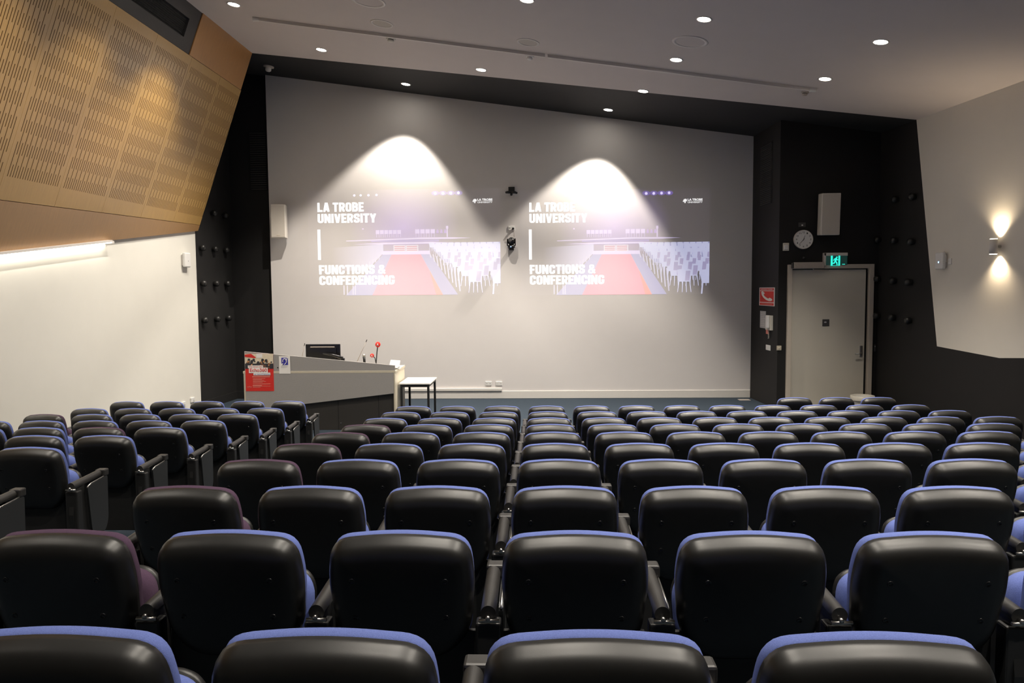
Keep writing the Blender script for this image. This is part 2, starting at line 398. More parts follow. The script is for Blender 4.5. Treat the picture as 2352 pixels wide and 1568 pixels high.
# ------------------------------------------------------------------ timber acoustic panel on the left wall
P1 = atC(580, 122); P2 = atC(430, 0); P3 = atX(455, 530, -6.3)
PN = (P2 - P1).cross(P3 - P1).normalized(); PN = PN if PN.x > 0 else -PN
PC = PN.dot(P1)
def wp(u, v): return on(u, v, PN, PC)
eY = Vector((PN.y * -1, PN.x, 0)).normalized(); eY = eY if eY.y > 0 else -eY      # along the room
eS = (eY.cross(PN)); eS = eS if eS.z > 0 else -eS                                  # up the slope
PO = wp(405.5, 486)                                                                # a module seam at the foot of the slots
def pz(p): q = p - PO; return q.dot(eY), q.dot(eS)
def pp(a, b, d=0.0): return PO + eY * a + eS * b + PN * d
WP = thing('acoustic_wall_panel', 'large tilted timber wall panel with slots above the pale left wall', 'wall panel', pp(-3, 0))
def panel_part(name, pts, material, th=.05, d=0.0, parent=WP):
    """flat board in the panel plane with a UV in metres"""
    b = bmesh.new(); f = [b.verts.new(pp(a, s, d)) for a, s in pts]; g = [b.verts.new(pp(a, s, d - th)) for a, s in pts]
    n = len(pts); b.faces.new(f); b.faces.new(list(reversed(g)))
    for i in range(n): b.faces.new((f[(i + 1) % n], f[i], g[i], g[(i + 1) % n]))
    bmesh.ops.recalc_face_normals(b, faces=b.faces[:])
    uvl = b.loops.layers.uv.new('UVMap')
    for fc in b.faces:
        for lp in fc.loops: q = lp.vert.co - PO; lp[uvl].uv = (q.dot(eY), q.dot(eS))
    o0 = Vector(parent.location)
    for v in b.verts: v.co -= o0
    me = bpy.data.meshes.new(name); b.to_mesh(me); b.free(); me.materials.append(material)
    o = bpy.data.objects.new(name, me); COL.objects.link(o); o.parent = parent; return o
def lin(p, q, a): t = (a - p[0]) / (q[0] - p[0]); return p[1] + (q[1] - p[1]) * t
fe0, fe1 = pz(wp(580, 122)), pz(wp(455, 530))                       # front edge of the panel, top and foot
def fe(s): return fe0[0] + (fe1[0] - fe0[0]) * (s - fe0[1]) / (fe1[1] - fe0[1])
tt0, tt1 = pz(wp(250, 0)), pz(wp(555, 208))                          # upper seam
ls0, ls1 = pz(wp(0, 459)), pz(wp(455, 516))                          # lower seam
bt0, bt1 = pz(wp(0, 580)), pz(wp(455, 530))                          # lower edge
MODW = 1.06
A0 = -12 * MODW
edges = [fe(2.4)] + [0.0 - k * MODW for k in range(0, 13)]
for k in range(len(edges) - 1):
    a1, a0 = edges[k], edges[k + 1]
    lo = lambda a: lin(ls0, ls1, a) + .004
    hi = lambda a: lin(tt0, tt1, a) - .004
    if k == 0: pts = [(a0 + .002, lo(a0)), (fe(lo(a1)), lo(a1)), (fe(hi(a1)), hi(a1)), (a0 + .002, hi(a0))]
    else: pts = [(a0 + .002, lo(a0)), (a1 - .002, lo(a1)), (a1 - .002, hi(a1)), (a0 + .002, hi(a0))]
    panel_part('slotted_board', pts, M['wood'])
lo = lambda a: max(lin(bt0, bt1, a), -3.2); hi = lambda a: lin(ls0, ls1, a) - .004
bcut = -8.6
panel_part('lower_board', [(bcut, lin(bt0, bt1, bcut)), (fe1[0], fe1[1]), (fe(hi(fe1[0])), hi(fe1[0])), (bcut, hi(bcut))], M['woodplain'])
fz = lambda a: pz(Vector(pp(a, 0)))[1]
def top_s(a):   # slope distance where the panel plane meets the ceiling
    p = pp(a, 0); n = Vector((CK, 0, 1)); return (CC - n.dot(p)) / n.dot(eS)
va = pz(wp(437, 125))[0]
lo2 = lambda a: lin(tt0, tt1, a) + .004
panel_part('upper_board', [(va, lo2(va)), (fe(lo2(tt1[0])), lo2(tt1[0])), (fe(top_s(fe0[0])), top_s(fe0[0])), (va, top_s(va))], M['woodupper'], d=-.006)
panel_part('backing', [(A0, lin(bt0, bt1, bcut)), (fe1[0] - .03, fe1[1] + .02), (fe0[0] - .03, fe0[1] - .01), (A0, top_s(A0) - .01)], M['void'], th=.02, d=-.055)
# dark return closing the front end between panel and wall
q0, q1 = pp(fe1[0], fe1[1], -.02), pp(fe(top_s(fe0[0])), top_s(fe0[0]), -.02)
# vent frame at the top
VB = thing('air_vent', 'dark grey air vent frame with black grille beside the ceiling', 'air vent', pp(va - 2, 2.7))
g0 = pz(wp(438, 44)); g1 = pz(wp(425, 86)); va2 = va - .004; vend = A0 + 2
s_lo, s_hi = lo2(va) , top_s(va)
ga = (g0[0] + g1[0]) / 2; gs_hi = g0[1]; gs_lo = g1[1]
panel_part('frame_rail', [(vend, lo2(vend)), (va2, lo2(va2)), (va2, gs_lo), (vend, gs_lo)], M['darkframe'], d=-.02, parent=VB)
panel_part('frame_rail', [(vend, gs_hi), (va2, gs_hi), (va2, top_s(va2)), (vend, top_s(vend))], M['darkframe'], d=-.02, parent=VB)
panel_part('frame_stile', [(ga, gs_lo), (va2, gs_lo), (va2, gs_hi), (ga, gs_hi)], M['darkframe'], d=-.02, parent=VB)
G = panel_part('grille_backing', [(vend, gs_lo), (ga, gs_lo), (ga, gs_hi), (vend, gs_hi)], M['void'], th=.01, d=-.16, parent=VB)
mb = MB(); ns = 10
for i in range(ns):
    s_ = gs_lo + (gs_hi - gs_lo) * (i + .5) / ns
    mb.prism([pp(vend, s_ - .008, -.05), pp(vend, s_ + .008, -.08), pp(vend, s_ + .006, -.086), pp(vend, s_ - .010, -.056)], eY * (ga - vend))
mb.build('slats', M['grille'], VB)
# cove light under the lower edge
LB = pz(wp(245, 557))[0]
lp0, lp1 = pp(bcut, lin(bt0, bt1, bcut), -.05), pp(LB, lin(bt0, bt1, LB), -.05)
lp0.x = lw(lp0.y, 0)[0] + .115; lp1.x = lw(lp1.y, 0)[0] + .125; lp0.z -= .035; lp1.z -= .035
ldir = (lp1 - lp0)
LS = thing('cove_strip_light', 'bright strip light tucked under the lower edge of the timber panel', 'strip light', (lp0 + lp1) / 2)
mb = MB(); mb.prism([lp0 + Vector((-.10, 0, .0)), lp0 + Vector((-.02, 0, -.004)), lp0 + Vector((-.02, 0, -.016)), lp0 + Vector((-.10, 0, -.016))], ldir)
mb.build('diffuser', M['led'], LS)
mb = MB(); mb.prism([lp0 + Vector((-.11, 0, .03)), lp0 + Vector((-.0, 0, .03)), lp0 + Vector((-.0, 0, -.002)), lp0 + Vector((-.11, 0, .0))], ldir)
mb.build('housing', M['trim'], LS)
mb = MB(); mb.box(lp1 + Vector((-.06, .03, -.004)), (.11, .06, .04), .004); mb.build('end_cap', M['trim'], LS)

# ------------------------------------------------------------------ lamps in the ceiling
CN = Vector((CK, 0, 1)).normalized()
def spot(p, w, half, blend=.22, radius=.035, col=WARM, d=-CN):
    l = bpy.data.lights.new('downlight_beam', 'SPOT'); l.energy = w; l.color = col; l.spot_size = math.radians(half * 2); l.spot_blend = blend; l.shadow_soft_size = radius
    o = bpy.data.objects.new('downlight_beam', l); COL.objects.link(o); o.location = p
    o.rotation_euler = Vector(d).to_track_quat('-Z', 'Y').to_euler(); return o
def downlight(p, label, group, beam=1.0, blend=.6):
    t = thing('downlight', label, 'ceiling light', p, group)
    R_ = .095
    MB().lathe([(R_ * .82, -.004), (R_ * .84, .006), (R_ * .95, .009), (R_ * 1.06, .004), (R_ * 1.06, -.004)], p, -CN, 28).build('trim_ring', M['trim'], t, smooth=True)
    MB().lathe([(0, .004), (R_ * .83, .004), (R_ * .83, -.004)], p, -CN, 28).build('lamp_lens', M['lens'], t)
    if beam: spot(Vector(p) - CN * .03, BEAM_W * beam, 41 if blend < .4 else 46, blend)
DL = [((537, 10), 'round downlight at the left of the white ceiling, nearest the timber panel'),
      ((738, 114), 'round downlight by the left end of the black ceiling band'),
      ((932, 193), 'round downlight in the black band, above the left slide'),
      ((1105, 160), 'round downlight at the edge of the white ceiling, between the two slides'),
      ((1210, 0), 'round downlight cut by the top edge of the photo near the middle'),
      ((1617, 44), 'round downlight near the top, just above a flush ceiling speaker'),
      ((1553, 137), 'round downlight just behind the long ceiling track, right of centre'),
      ((1477, 209), 'round downlight on the edge between white and black ceiling, right of centre'),
      ((1397, 252), 'round downlight in the black band, above the right slide'),
      ((2023, 96), 'round downlight highest on the right, towards the pale right wall'),
      ((1895, 181), 'round downlight beside the right end of the ceiling track')]
for (u, v), lab in DL:
    p = atC(u, v); downlight(p, lab, 'ceiling downlights', (.78 if p.y > 14.5 else 1.2) if p.y > 13 else .85 if p.x < -4 else .72, .28 if p.y > 14.5 else .6)
REAR = [(-4.41, 9.69), (-2.25, 9.69)] + [(x, y) for y in (8.0, 6.3, 4.6, 2.9, 1.2) for x in (-4.41, -.1, 2.06, 4.22)]
for x, y in REAR:
    downlight(Vector(cz(x, y)), 'round recessed downlight in the ceiling over the rear seats', 'ceiling downlights over the rear seats', 0.42)

# ceiling speakers, detectors, track
def ceil_disc(name, uv, r, label, cat, group, dark):
    p = atC(*uv); t = thing(name, label, cat, p, group)
    MB().lathe([(r * .80, .0), (r * .82, .008), (r * .98, .008), (r, .002), (r, -.004)], p, -CN, 32).build('rim', M['trim'], t, smooth=True)
    MB().lathe([(0, .002), (r * .81, .002)], p, -CN, 32).build('speaker_grille', M['mesh'] if dark else M['ceil'], t)
ceil_disc('ceiling_speaker', (877, 54), .17, 'round ceiling speaker with white rim, left of the centre near a detector', 'ceiling speaker', 'ceiling speakers', True)
ceil_disc('ceiling_speaker', (1213, 97), .17, 'round ceiling speaker with white rim near the middle of the ceiling', 'ceiling speaker', 'ceiling speakers', True)
ceil_disc('ceiling_hatch', (1585, 96), .24, 'flush round ceiling disc with thin rim between two downlights', 'ceiling disc', 'flush ceiling discs', False)
ceil_disc('ceiling_hatch', (845, 2), .24, 'flush round ceiling disc with thin rim at the top edge of the photo', 'ceiling disc', 'flush ceiling discs', False)
def detector(uv, label, mt, mb2, sc=1.0):
    p = atC(*uv); t = thing('smoke_detector', label, 'smoke detector', p, 'ceiling detectors')
    MB().lathe([(.075 * sc, -.004), (.075 * sc, .012), (.06 * sc, .02), (0, .02)], p, -CN, 24).build('base', mt, t, smooth=True)
    MB().lathe([(.045 * sc, .018), (.045 * sc, .03)], p, -CN, 20).build('sensor_gap', mb2, t)
    MB().lathe([(.05 * sc, .03), (.05 * sc, .045), (.035 * sc, .055), (0, .057)], p, -CN, 20).build('cap', mt, t, smooth=True)
detector((898, 88), 'small round smoke detector hanging below the left ceiling speaker', M['offwhite'], M['void'])
detector((1217, 129), 'pale flat detector on the ceiling near the middle of the track', M['white'], M['trim'], .9)
detector((1849, 211), 'small dark detector below the right end of the ceiling track', M['closer'], M['void'], .8)
tr0, tr1, tr2 = atC(585, 40), atC(1255, 125), atC(1870, 203)
for a, b, lab in ((tr0, tr1, 'left half of the long thin white track on the ceiling'), (tr1, tr2, 'right half of the long thin white track on the ceiling')):
    t = thing('ceiling_track', lab, 'ceiling track', (a + b) / 2, 'ceiling track lengths')
    d = (b - a); a2 = a + d.normalized() * .02; b2 = b - d.normalized() * .02; d2 = b2 - a2
    MB().prism([a2 + Vector((0, -.022, 0)), a2 + Vector((0, .022, 0)), a2 + Vector((0, .018, -.045)), a2 + Vector((0, -.018, -.045))], d2).build('rail', M['trim'], t)
    e = b2 if a is tr1 else a2
    MB().box(e + Vector((0, 0, -.025)), (.10, .05, .055), .006).build('end_cap', M['white'], t)
p = atC(617, 152)
t = thing('dome_camera', 'small grey dome camera under the black ceiling at the left', 'security camera', p)
MB().lathe([(.10, -.004), (.10, .02), (.07, .03), (0, .03)], p, -CN, 20).build('base', M['closer'], t, smooth=True)
MB().lathe([(.055, .03), (.055, .08), (.035, .10), (0, .105)], p, -CN, 20).build('dome', M['trim'], t, smooth=True)

# sconce on the right wall
sp = atRW(2298, 566); sc_c = sp + RWN * .10
t = thing('wall_sconce', 'grey cylinder wall sconce glowing up and down on the pale right wall', 'wall lamp', sp)
MB().lathe([(.045, -.10), (.052, -.10), (.052, .10), (.045, .10), (.045, .06), (0, .06)], sc_c, (0, 0, 1), 20).build('shade', M['trim'], t, smooth=True)
MB().lathe([(0, .108), (.046, .108), (.046, .098)], sc_c, (0, 0, 1), 20).build('upper_lens', M['sconce_glow'], t)
MB().lathe([(0, -.108), (.046, -.108), (.046, -.098)], sc_c, (0, 0, 1), 20).build('lower_lens', M['sconce_glow'], t)
MB().tube([sp, sc_c], .02, 8).build('wall_arm', M['steel'], t)
for sg in (1, -1):
    spot(sc_c - RWN * .055 + Vector((0, 0, .125 * sg)), SCONCE_W, 60, blend=1.0, radius=.03, col=(1.0, .80, .55), d=(0, 0, sg))

# ------------------------------------------------------------------ condensed bold capitals, drawn as broad strokes
def rounded(pts, rs, n=6, closed=True):
    out = []; N_ = len(pts)
    for i in range(N_):
        p = Vector(pts[i])
        if not closed and i in (0, N_ - 1): out.append(p); continue
        a = Vector(pts[i - 1]); b = Vector(pts[(i + 1) % N_]); r = rs[i] if isinstance(rs, (list, tuple)) else rs
        da, db = (a - p), (b - p); r_ = min(r, da.length * .48, db.length * .48)
        p0, p1 = p + da.normalized() * r_, p + db.normalized() * r_
        for k in range(n + 1):
            t_ = k / n; out.append(p0 * (1 - t_) ** 2 + p * 2 * t_ * (1 - t_) + p1 * t_ ** 2)
    return out
def glyph(ch):
    """(width, [(stroke centre line, corner radius, closed)]) in a box of height 1"""
    t = .21; h = t / 2; w = .54; r = .24
    G = {
     'L': (.46, [([(h, 1), (h, 0)], 0, 0), ([(0, h), (.46, h)], 0, 0)]),
     'A': (.60, [([(h, 0), (.27, 1)], 0, 0), ([(.60 - h, 0), (.33, 1)], 0, 0), ([(.14, .27), (.46, .27)], 0, 0), ([(.2, .95), (.4, .95)], 0, 0)]),
     'T': (.52, [([(0, 1 - h), (.52, 1 - h)], 0, 0), ([(.26, 1), (.26, 0)], 0, 0)]),
     'R': (w, [([(h, 0), (h, 1)], 0, 0), ([(h, 1 - h), (w - h, 1 - h), (w - h, .46), (h, .46)], r, 0), ([(.30, .46), (w - h * .9, 0)], 0, 0)]),
     'O': (w, [([(h, h), (w - h, h), (w - h, 1 - h), (h, 1 - h)], r, 1)]),
     'B': (w, [([(h, 0), (h, 1)], 0, 0), ([(h, 1 - h), (w - h * 1.2, 1 - h), (w - h * 1.2, .52), (h, .52)], r, 0), ([(h, .52), (w - h, .52), (w - h, h), (h, h)], r, 0)]),
     'E': (.46, [([(h, 0), (h, 1)], 0, 0)] + [([(0, y), (.46 - (y == .5) * .04, y)], 0, 0) for y in (h, .5, 1 - h)]),
     'F': (.45, [([(h, 0), (h, 1)], 0, 0)] + [([(0, y), (.45 - (y < .6) * .04, y)], 0, 0) for y in (.48, 1 - h)]),
     'U': (w, [([(h, 1), (h, h), (w - h, h), (w - h, 1)], r, 0)]),
     'N': (.58, [([(h, 0), (h, 1)], 0, 0), ([(.58 - h, 0), (.58 - h, 1)], 0, 0), ([(h, .98), (.58 - h, .02)], 0, 0)]),
     'I': (t, [([(h, 0), (h, 1)], 0, 0)]),
     'V': (.58, [([(h, 1), (.27, 0)], 0, 0), ([(.58 - h, 1), (.31, 0)], 0, 0)]),
     'Y': (.58, [([(h, 1), (.29, .40)], 0, 0), ([(.58 - h, 1), (.29, .40)], 0, 0), ([(.29, .46), (.29, 0)], 0, 0)]),
     'S': (w, [([(w - h, .66), (w - h, 1 - h), (h, 1 - h), (h, .53), (w - h, .47), (w - h, h), (h, h), (h, .34)], .20, 0)]),
     'C': (w, [([(w - h, .62), (w - h, 1 - h), (h, 1 - h), (h, h), (w - h, h), (w - h, .38)], r, 0)]),
     'G': (w, [([(w - h, .66), (w - h, 1 - h), (h, 1 - h), (h, h), (w - h, h), (w - h, .50)], r, 0), ([(.30, .42), (w, .42)], 0, 0)]),
     '&': (.66, [([(.62, .03), (.20, .66), (.20, .90), (.48, .90), (.48, .66), (.10, .36), (.10, .10), (.42, .10), (.60, .46)], .16, 0)]),
    }
    return G[ch]
def block_text(mb, txt, q0, ex, ez, w, h, dep):
    """broad-stroke capitals from the lower left corner q0, scaled to w x h"""
    x = 0; strokes = []
    for ch in txt:
        if ch == ' ': x += .22; continue
        gw, st = glyph(ch); tw = .21 if ch != '&' else .17
        for pts, r, cl in st:
            pts = rounded(pts, r, 5, bool(cl)) if r else [Vector(p_) for p_ in pts]
            strokes.append(([p_ + Vector((x, 0)) for p_ in pts], tw / 2, cl))
        x += gw + .055
    tot = x - .055; ex, ez = Vector(ex) * (w / tot), Vector(ez) * h; q0 = Vector(q0)
    for pts, hw, cl in strokes:
        n = len(pts); L, Rr = [], []
        for i, p_ in enumerate(pts):
            a_ = pts[(i - 1) % n] if (cl or i) else p_; b_ = pts[(i + 1) % n] if (cl or i < n - 1) else p_
            d_ = (b_ - a_).normalized(); nn = Vector((-d_.y, d_.x)) * hw
            cy = lambda v: Vector((v.x, min(1, max(0, v.y))))
            L.append(cy(p_ + nn)); Rr.append(cy(p_ - nn))
        V = lambda v: q0 + ex * v.x + ez * v.y
        for i in range(n if cl else n - 1):
            j = (i + 1) % n; mb.prism([V(L[i]), V(L[j]), V(Rr[j]), V(Rr[i])], dep)
# ------------------------------------------------------------------ projected slides
def slide(name, label, u0, v0, u1, v1):
    a = atY(u0, v1, YF); b = atY(u1, v0, YF)
    t = thing(name, label, 'projected image', (a.x, YF - .002, a.z), 'projected slides')
    Wd, Ht = b.x - a.x, b.z - a.z
    def q(x, y, d): return Vector((a.x + (x - 72) / 2093 * Wd, YF - d * .25, b.z - (y - 57) / 1181 * Ht))
    def poly(mb, pts, d): mb.prism([q(min(x, 2165), y, d) for x, y in pts], (0, .0002, 0)); return mb
    def rect(mb, x0, y0, x1, y1, d): return poly(mb, [(x0, y1), (x1, y1), (x1, y0), (x0, y0)], d)
    # background with its violet haze
    Mh = slide_mat('projected_background', (0, 0, 0)); nt = Mh.node_tree; N = nt.nodes
    tc = N.new('ShaderNodeTexCoord'); mp = N.new('ShaderNodeMapping')
    c_ = q(1120, 480, 0) - Vector((a.x, YF - .002, a.z))
    mp.inputs['Location'].default_value = (-c_.x / 1.15, 0, -c_.z / .95); mp.inputs['Scale'].default_value = (1 / 1.15, 1, 1 / .95)
    gr = N.new('ShaderNodeTexGradient'); gr.gradient_type = 'SPHERICAL'
    cr = N.new('ShaderNodeValToRGB'); cr.color_ramp.elements[0].color = (.010, .008, .014, 1); cr.color_ramp.elements[1].color = (.20, .13, .36, 1)
    nt.links.new(tc.outputs['Object'], mp.inputs[0]); nt.links.new(mp.outputs[0], gr.inputs[0]); nt.links.new(gr.outputs['Fac'], cr.inputs[0])
    nt.links.new(cr.outputs[0], N['Principled BSDF'].inputs['Emission Color'])
    poly(MB(), [(72, 1238), (2165, 1238), (2165, 57), (72, 57)], .002).build('background', Mh, t)
    mb = MB(); MF = slide_mat('projected_floor', (.10, .11, .30)); poly(mb, [(890, 775), (985, 785), (770, 1238), (470, 1238)], .004).build('hall_floor', MF, t)
    poly(MB(), [(1295, 785), (1400, 775), (1700, 1238), (1530, 1238)], .004).build('hall_floor', MF, t)
    mb = MB(); poly(mb, [(980, 782), (1298, 782), (1392, 965), (1470, 1238), (762, 1238)], .005)
    mb.build('red_carpet', slide_mat('projected_red', (.48, .03, .13)), t)
    mb = MB(); poly(mb, [(1388, 955), (1535, 1238), (1462, 1238)], .006); mb.build('carpet_edge', slide_mat('projected_orange', (.52, .03, .02)), t)
    mb = MB(); poly(mb, [(480, 622), (1300, 594), (1650, 596), (1855, 603), (1650, 612), (1300, 612), (490, 630)], .005)
    poly(mb, [(560, 664), (900, 648), (1420, 644), (1640, 655), (1420, 664), (900, 668)], .005)
    rect(mb, 880, 742, 1400, 782, .005)
    mb.build('stage_edge', slide_mat('projected_white_violet', (.36, .30, .52)), t)
    mb = MB(); rect(mb, 760, 620, 1500, 640, .004); mb.build('stage_front', slide_mat('projected_violet', (.12, .08, .30)), t)
    mb = MB()
    for (x0, x1) in ((1003, 1134), (1140, 1272)):
        for y in (682, 703, 724, 744): rect(mb, x0, y - 4, x1, y + 5, .006)
        rect(mb, x0, 682, x0 + 8, 748, .0065); rect(mb, x1 - 8, 682, x1, 748, .0065)
    mb.build('stage_steps', slide_mat('projected_white', (.42, .38, .46)), t)
    mb = MB()
    for x in (1012, 1146):
        for y in (694, 714, 735): rect(mb, x, y - 5, x + 112, y + 5, .005)
    mb.build('step_treads', slide_mat('projected_rose', (.26, .03, .10)), t)
    mb = MB()
    for k in range(6): rect(mb, 812 + k * 47, 508, 852 + k * 47, 552, .005); [rect(mb, 818 + k * 47 + s_, 552, 822 + k * 47 + s_, 588, .005) for s_ in (0, 26)]
    for k in range(4): rect(mb, 1242 + k * 56, 502, 1288 + k * 56, 550, .005); [rect(mb, 1248 + k * 56 + s_, 550, 1252 + k * 56 + s_, 590, .005) for s_ in (0, 32)]
    rect(mb, 1578, 468, 1602, 498, .005); rect(mb, 1584, 498, 1596, 592, .005); rect(mb, 664, 484, 680, 500, .005)
    mb.build('stage_chair_print', slide_mat('projected_lilac', (.34, .27, .52)), t)
    mb = MB()
    for k in range(3): poly(mb, [(1470 + k * 42, 548), (1500 + k * 42, 548), (1492 + k * 42, 505), (1478 + k * 42, 505)], .005)
    mb.build('far_chairs', slide_mat('projected_purple', (.16, .08, .34)), t)
    # audience chairs
    back = MB(); poly(back, [(1385, 668), (1640, 655), (2165, 650), (2165, 900), (1700, 900), (1560, 880)], .004)
    back.build('audience_haze', slide_mat('projected_pale_blue', (.17, .18, .33)), t)
    Ml = slide_mat('projected_left_haze', (0, 0, 0)); nt = Ml.node_tree; N = nt.nodes
    tc = N.new('ShaderNodeTexCoord'); sx = N.new('ShaderNodeSeparateXYZ'); mr = N.new('ShaderNodeMapRange')
    mr.inputs[1].default_value = q(330, 0, 0).x - a.x; mr.inputs[2].default_value = q(900, 0, 0).x - a.x
    cr = N.new('ShaderNodeValToRGB'); cr.color_ramp.elements[0].color = (.012, .010, .018, 1); cr.color_ramp.elements[1].color = (.30, .29, .47, 1)
    nt.links.new(tc.outputs['Object'], sx.inputs[0]); nt.links.new(sx.outputs[0], mr.inputs[0]); nt.links.new(mr.outputs[0], cr.inputs[0]); nt.links.new(cr.outputs[0], N['Principled BSDF'].inputs['Emission Color'])
    back = MB(); poly(back, [(330, 700), (890, 664), (890, 765), (760, 900), (640, 960), (330, 960)], .004); back.build('audience_haze', Ml, t)
    mb = MB(); md = MB(); rnd = random.Random(3)
    def chair(mb, md, x, y, w, d):
        h = w * .78
        poly(mb, [(x - w * .46, y), (x - w * .36, y + h), (x + w * .36, y + h), (x + w * .46, y), (x + w * .3, y - h * .06), (x - w * .3, y - h * .06)], d)
        for s_ in (-.34, -.1, .12, .36):
            yb = min(1236, y + h * 1.9)
            if y + h < yb - 2: poly(mb, [(x + w * s_ - w * .03, y + h), (x + w * (s_ * 1.25) - w * .02, yb), (x + w * (s_ * 1.25) + w * .02, yb), (x + w * s_ + w * .03, y + h)], d)
        if md is not None: poly(md, [(x + w * .10, y + h * .08), (x + w * .04, y + h * .92), (x + w * .33, y + h * .92), (x + w * .40, y + h * .08)], d + .0006)
    d = .005
    for r_ in range(9):
        f_ = r_ / 8.0; y = 655 + 250 * f_ ** 1.3; w = 70 + 105 * f_ ** 1.4; x = 1420 + 380 * f_ ** 1.2 + (r_ % 2) * 20; d += .0005
        while x < 2160:
            chair(mb, md if r_ > 3 else None, x, y, w * .92, d); x += w
    d += .001
    chair(mb, md, 1890, 965, 170, d)
    poly(mb, [(2055, 965), (2085, 1115), (2163, 1115), (2163, 960)], d); poly(mb, [(2085, 1115), (2075, 1236), (2090, 1236), (2100, 1115)], d)
    mb.build('audience_chairs', slide_mat('projected_cold_white', (.36, .38, .56)), t)
    md.build('chair_shading', slide_mat('projected_shade', (.22, .20, .36)), t)
    mb = MB()
    for k in range(9):
        f_ = k / 8.0; x = 1390 + 300 * f_; y = 760 + 180 * f_; poly(mb, [(x, y), (x + 10 + 8 * f_, y), (x + 24 + 14 * f_, y + 60 + 200 * f_), (x + 14 + 12 * f_, y + 60 + 200 * f_)], .0045)
    for k in range(5): poly(mb, [(700 + k * 36, 880 - k * 24), (706 + k * 36, 880 - k * 24), (700 + k * 36, 960 - k * 30), (694 + k * 36, 960 - k * 30)], .0045)
    for x in (445, 482, 545, 568): rect(mb, x, 1125, x + 10, 1230, .0045)
    mb.build('chair_leg_print', slide_mat('projected_leg_white', (.30, .30, .46)), t)
    # stage lamps
    mb = MB(); [poly(mb, [(x + 44 * math.cos(k * PI / 8), 104 + 26 * math.sin(k * PI / 8)) for k in range(16)], .0040 + x * 1e-7) for x in (1467, 1550, 1635, 1718)]; mb.build('lamp_glow_print', slide_mat('projected_deep_violet', (.07, .035, .26)), t)
    mb = MB()
    for x, y, r_ in ((1467, 107, 20), (1550, 107, 20), (1635, 105, 20), (1718, 103, 20), (585, 118, 16), (655, 118, 16), (740, 118, 16), (828, 116, 16)):
        poly(mb, [(x + r_ * (1.0 if k % 2 else .55) * math.cos(2 * PI * k / 16), y + r_ * (1.0 if k % 2 else .55) * math.sin(2 * PI * k / 16)) for k in range(16)], .006)
    mb.build('stage_lamps', slide_mat('projected_lamp', (.7, .62, 1.0)), t)
    # lettering
    MT = slide_mat('projected_lettering', (1.0, 1.0, 1.0), .8)
    def txt(nm, s_, x0, y0, x1, y1, bold):
        mb = MB(); o = q(x0, y1, .0075)
        add_bm(mb, text_polys(s_, o, (1, 0, 0), (0, 0, 1), (x1 - x0) / 2093 * Wd, (y1 - y0) / 1181 * Ht, (0, .0002, 0), bold))
        return mb.build(nm, MT, t)
    def btxt(nm, s_, x0, y0, x1, y1):
        mb = MB(); block_text(mb, s_, q(x0, y1, .0075), (1, 0, 0), (0, 0, 1), (x1 - x0) / 2093 * Wd, (y1 - y0) / 1181 * Ht, (0, .0002, 0))
        return mb.build(nm, MT, t)
    btxt('title_line', 'LA TROBE', 178, 195, 685, 298)
    btxt('title_line', 'UNIVERSITY', 178, 320, 820, 422)
    btxt('subtitle_line', 'FUNCTIONS &', 180, 895, 908, 998)
    btxt('subtitle_line', 'CONFERENCING', 180, 1015, 1007, 1118)
    mb = MB(); rect(mb, 172, 495, 204, 835, .0075); mb.build('divider_bar', MT, t)
    lg = txt('logo_lettering', 'LA TROBE', 1922, 169, 2084, 195, .04)
    txt('logo_lettering', 'UNIVERSITY', 1922, 202, 2084, 219, .02)
    mb = MB(); poly(mb, [(1866, 198), (1880, 184), (1874, 180), (1892, 172), (1908, 174), (1914, 188), (1908, 202), (1896, 200), (1902, 212), (1896, 220), (1884, 214), (1886, 202), (1874, 206)], .0075)
    mb.build('logo_emblem', MT, t)
    return t
slide('projected_slide', 'left of the two projected slides, its carpet partly washed out by the downlight', 712, 432, 1148, 679)
slide('projected_slide', 'right of the two projected slides, nearer the door', 1195, 432, 1631, 678)

# ------------------------------------------------------------------ things on the projection wall
def gpo(uv, label, group, y=YF, w=.13, h=.085, mt='white', dark=True):
    p = atY(uv[0], uv[1], y)
    t = thing('power_outlet', label, 'power outlet', (p.x, y, p.z), group)
    MB().box((p.x, y - .008, p.z), (w, .016, h), .004).build('cover_plate', M[mt], t)
    mb = MB()
    for s_ in (-.25, .25): mb.box((p.x + s_ * w, y - .018, p.z + h * .22), (w * .12, .006, h * .18), .001)
    mb.build('switch', M['white'], t)
    if dark:
        mb = MB()
        for s_ in (-.25, .25):
            for dx in (-.014, .014): mb.box((p.x + s_ * w + dx * w / .13, y - .0165, p.z - h * .12), (.004, .002, .012))
        mb.build('socket_slots', M['void'], t)
    return t
gpo((1122, 880), 'left one of two white power outlets low on the projection wall', 'low wall outlets')
gpo((1146, 880), 'right one of two white power outlets low on the projection wall', 'low wall outlets')
pg = atY(1175, 524, YF)
gpo((1175, 524), 'white power outlet with a black plug above the wall camera', None)
t = thing('power_plug', 'black plug with thin cord in the outlet above the wall camera', 'plug', (pg.x + .03, YF - .02, pg.z - .01))
MB().lathe([(.022, 0), (.024, .02), (.016, .045), (0, .047)], (pg.x + .032, YF - .017, pg.z - .012), (0, -1, 0), 12).build('plug_body', M['glossblack'], t, smooth=True)
pc = atY(1175, 556, YF)
MB().tube([(pg.x + .032, YF - .05, pg.z - .02), (pg.x + .045, YF - .06, pg.z - .06), (pg.x + .055, YF - .05, pg.z - .12), (pg.x + .05, YF - .06, pg.z - .17)], .004, 6).build('cord', M['closer'], t, smooth=True)
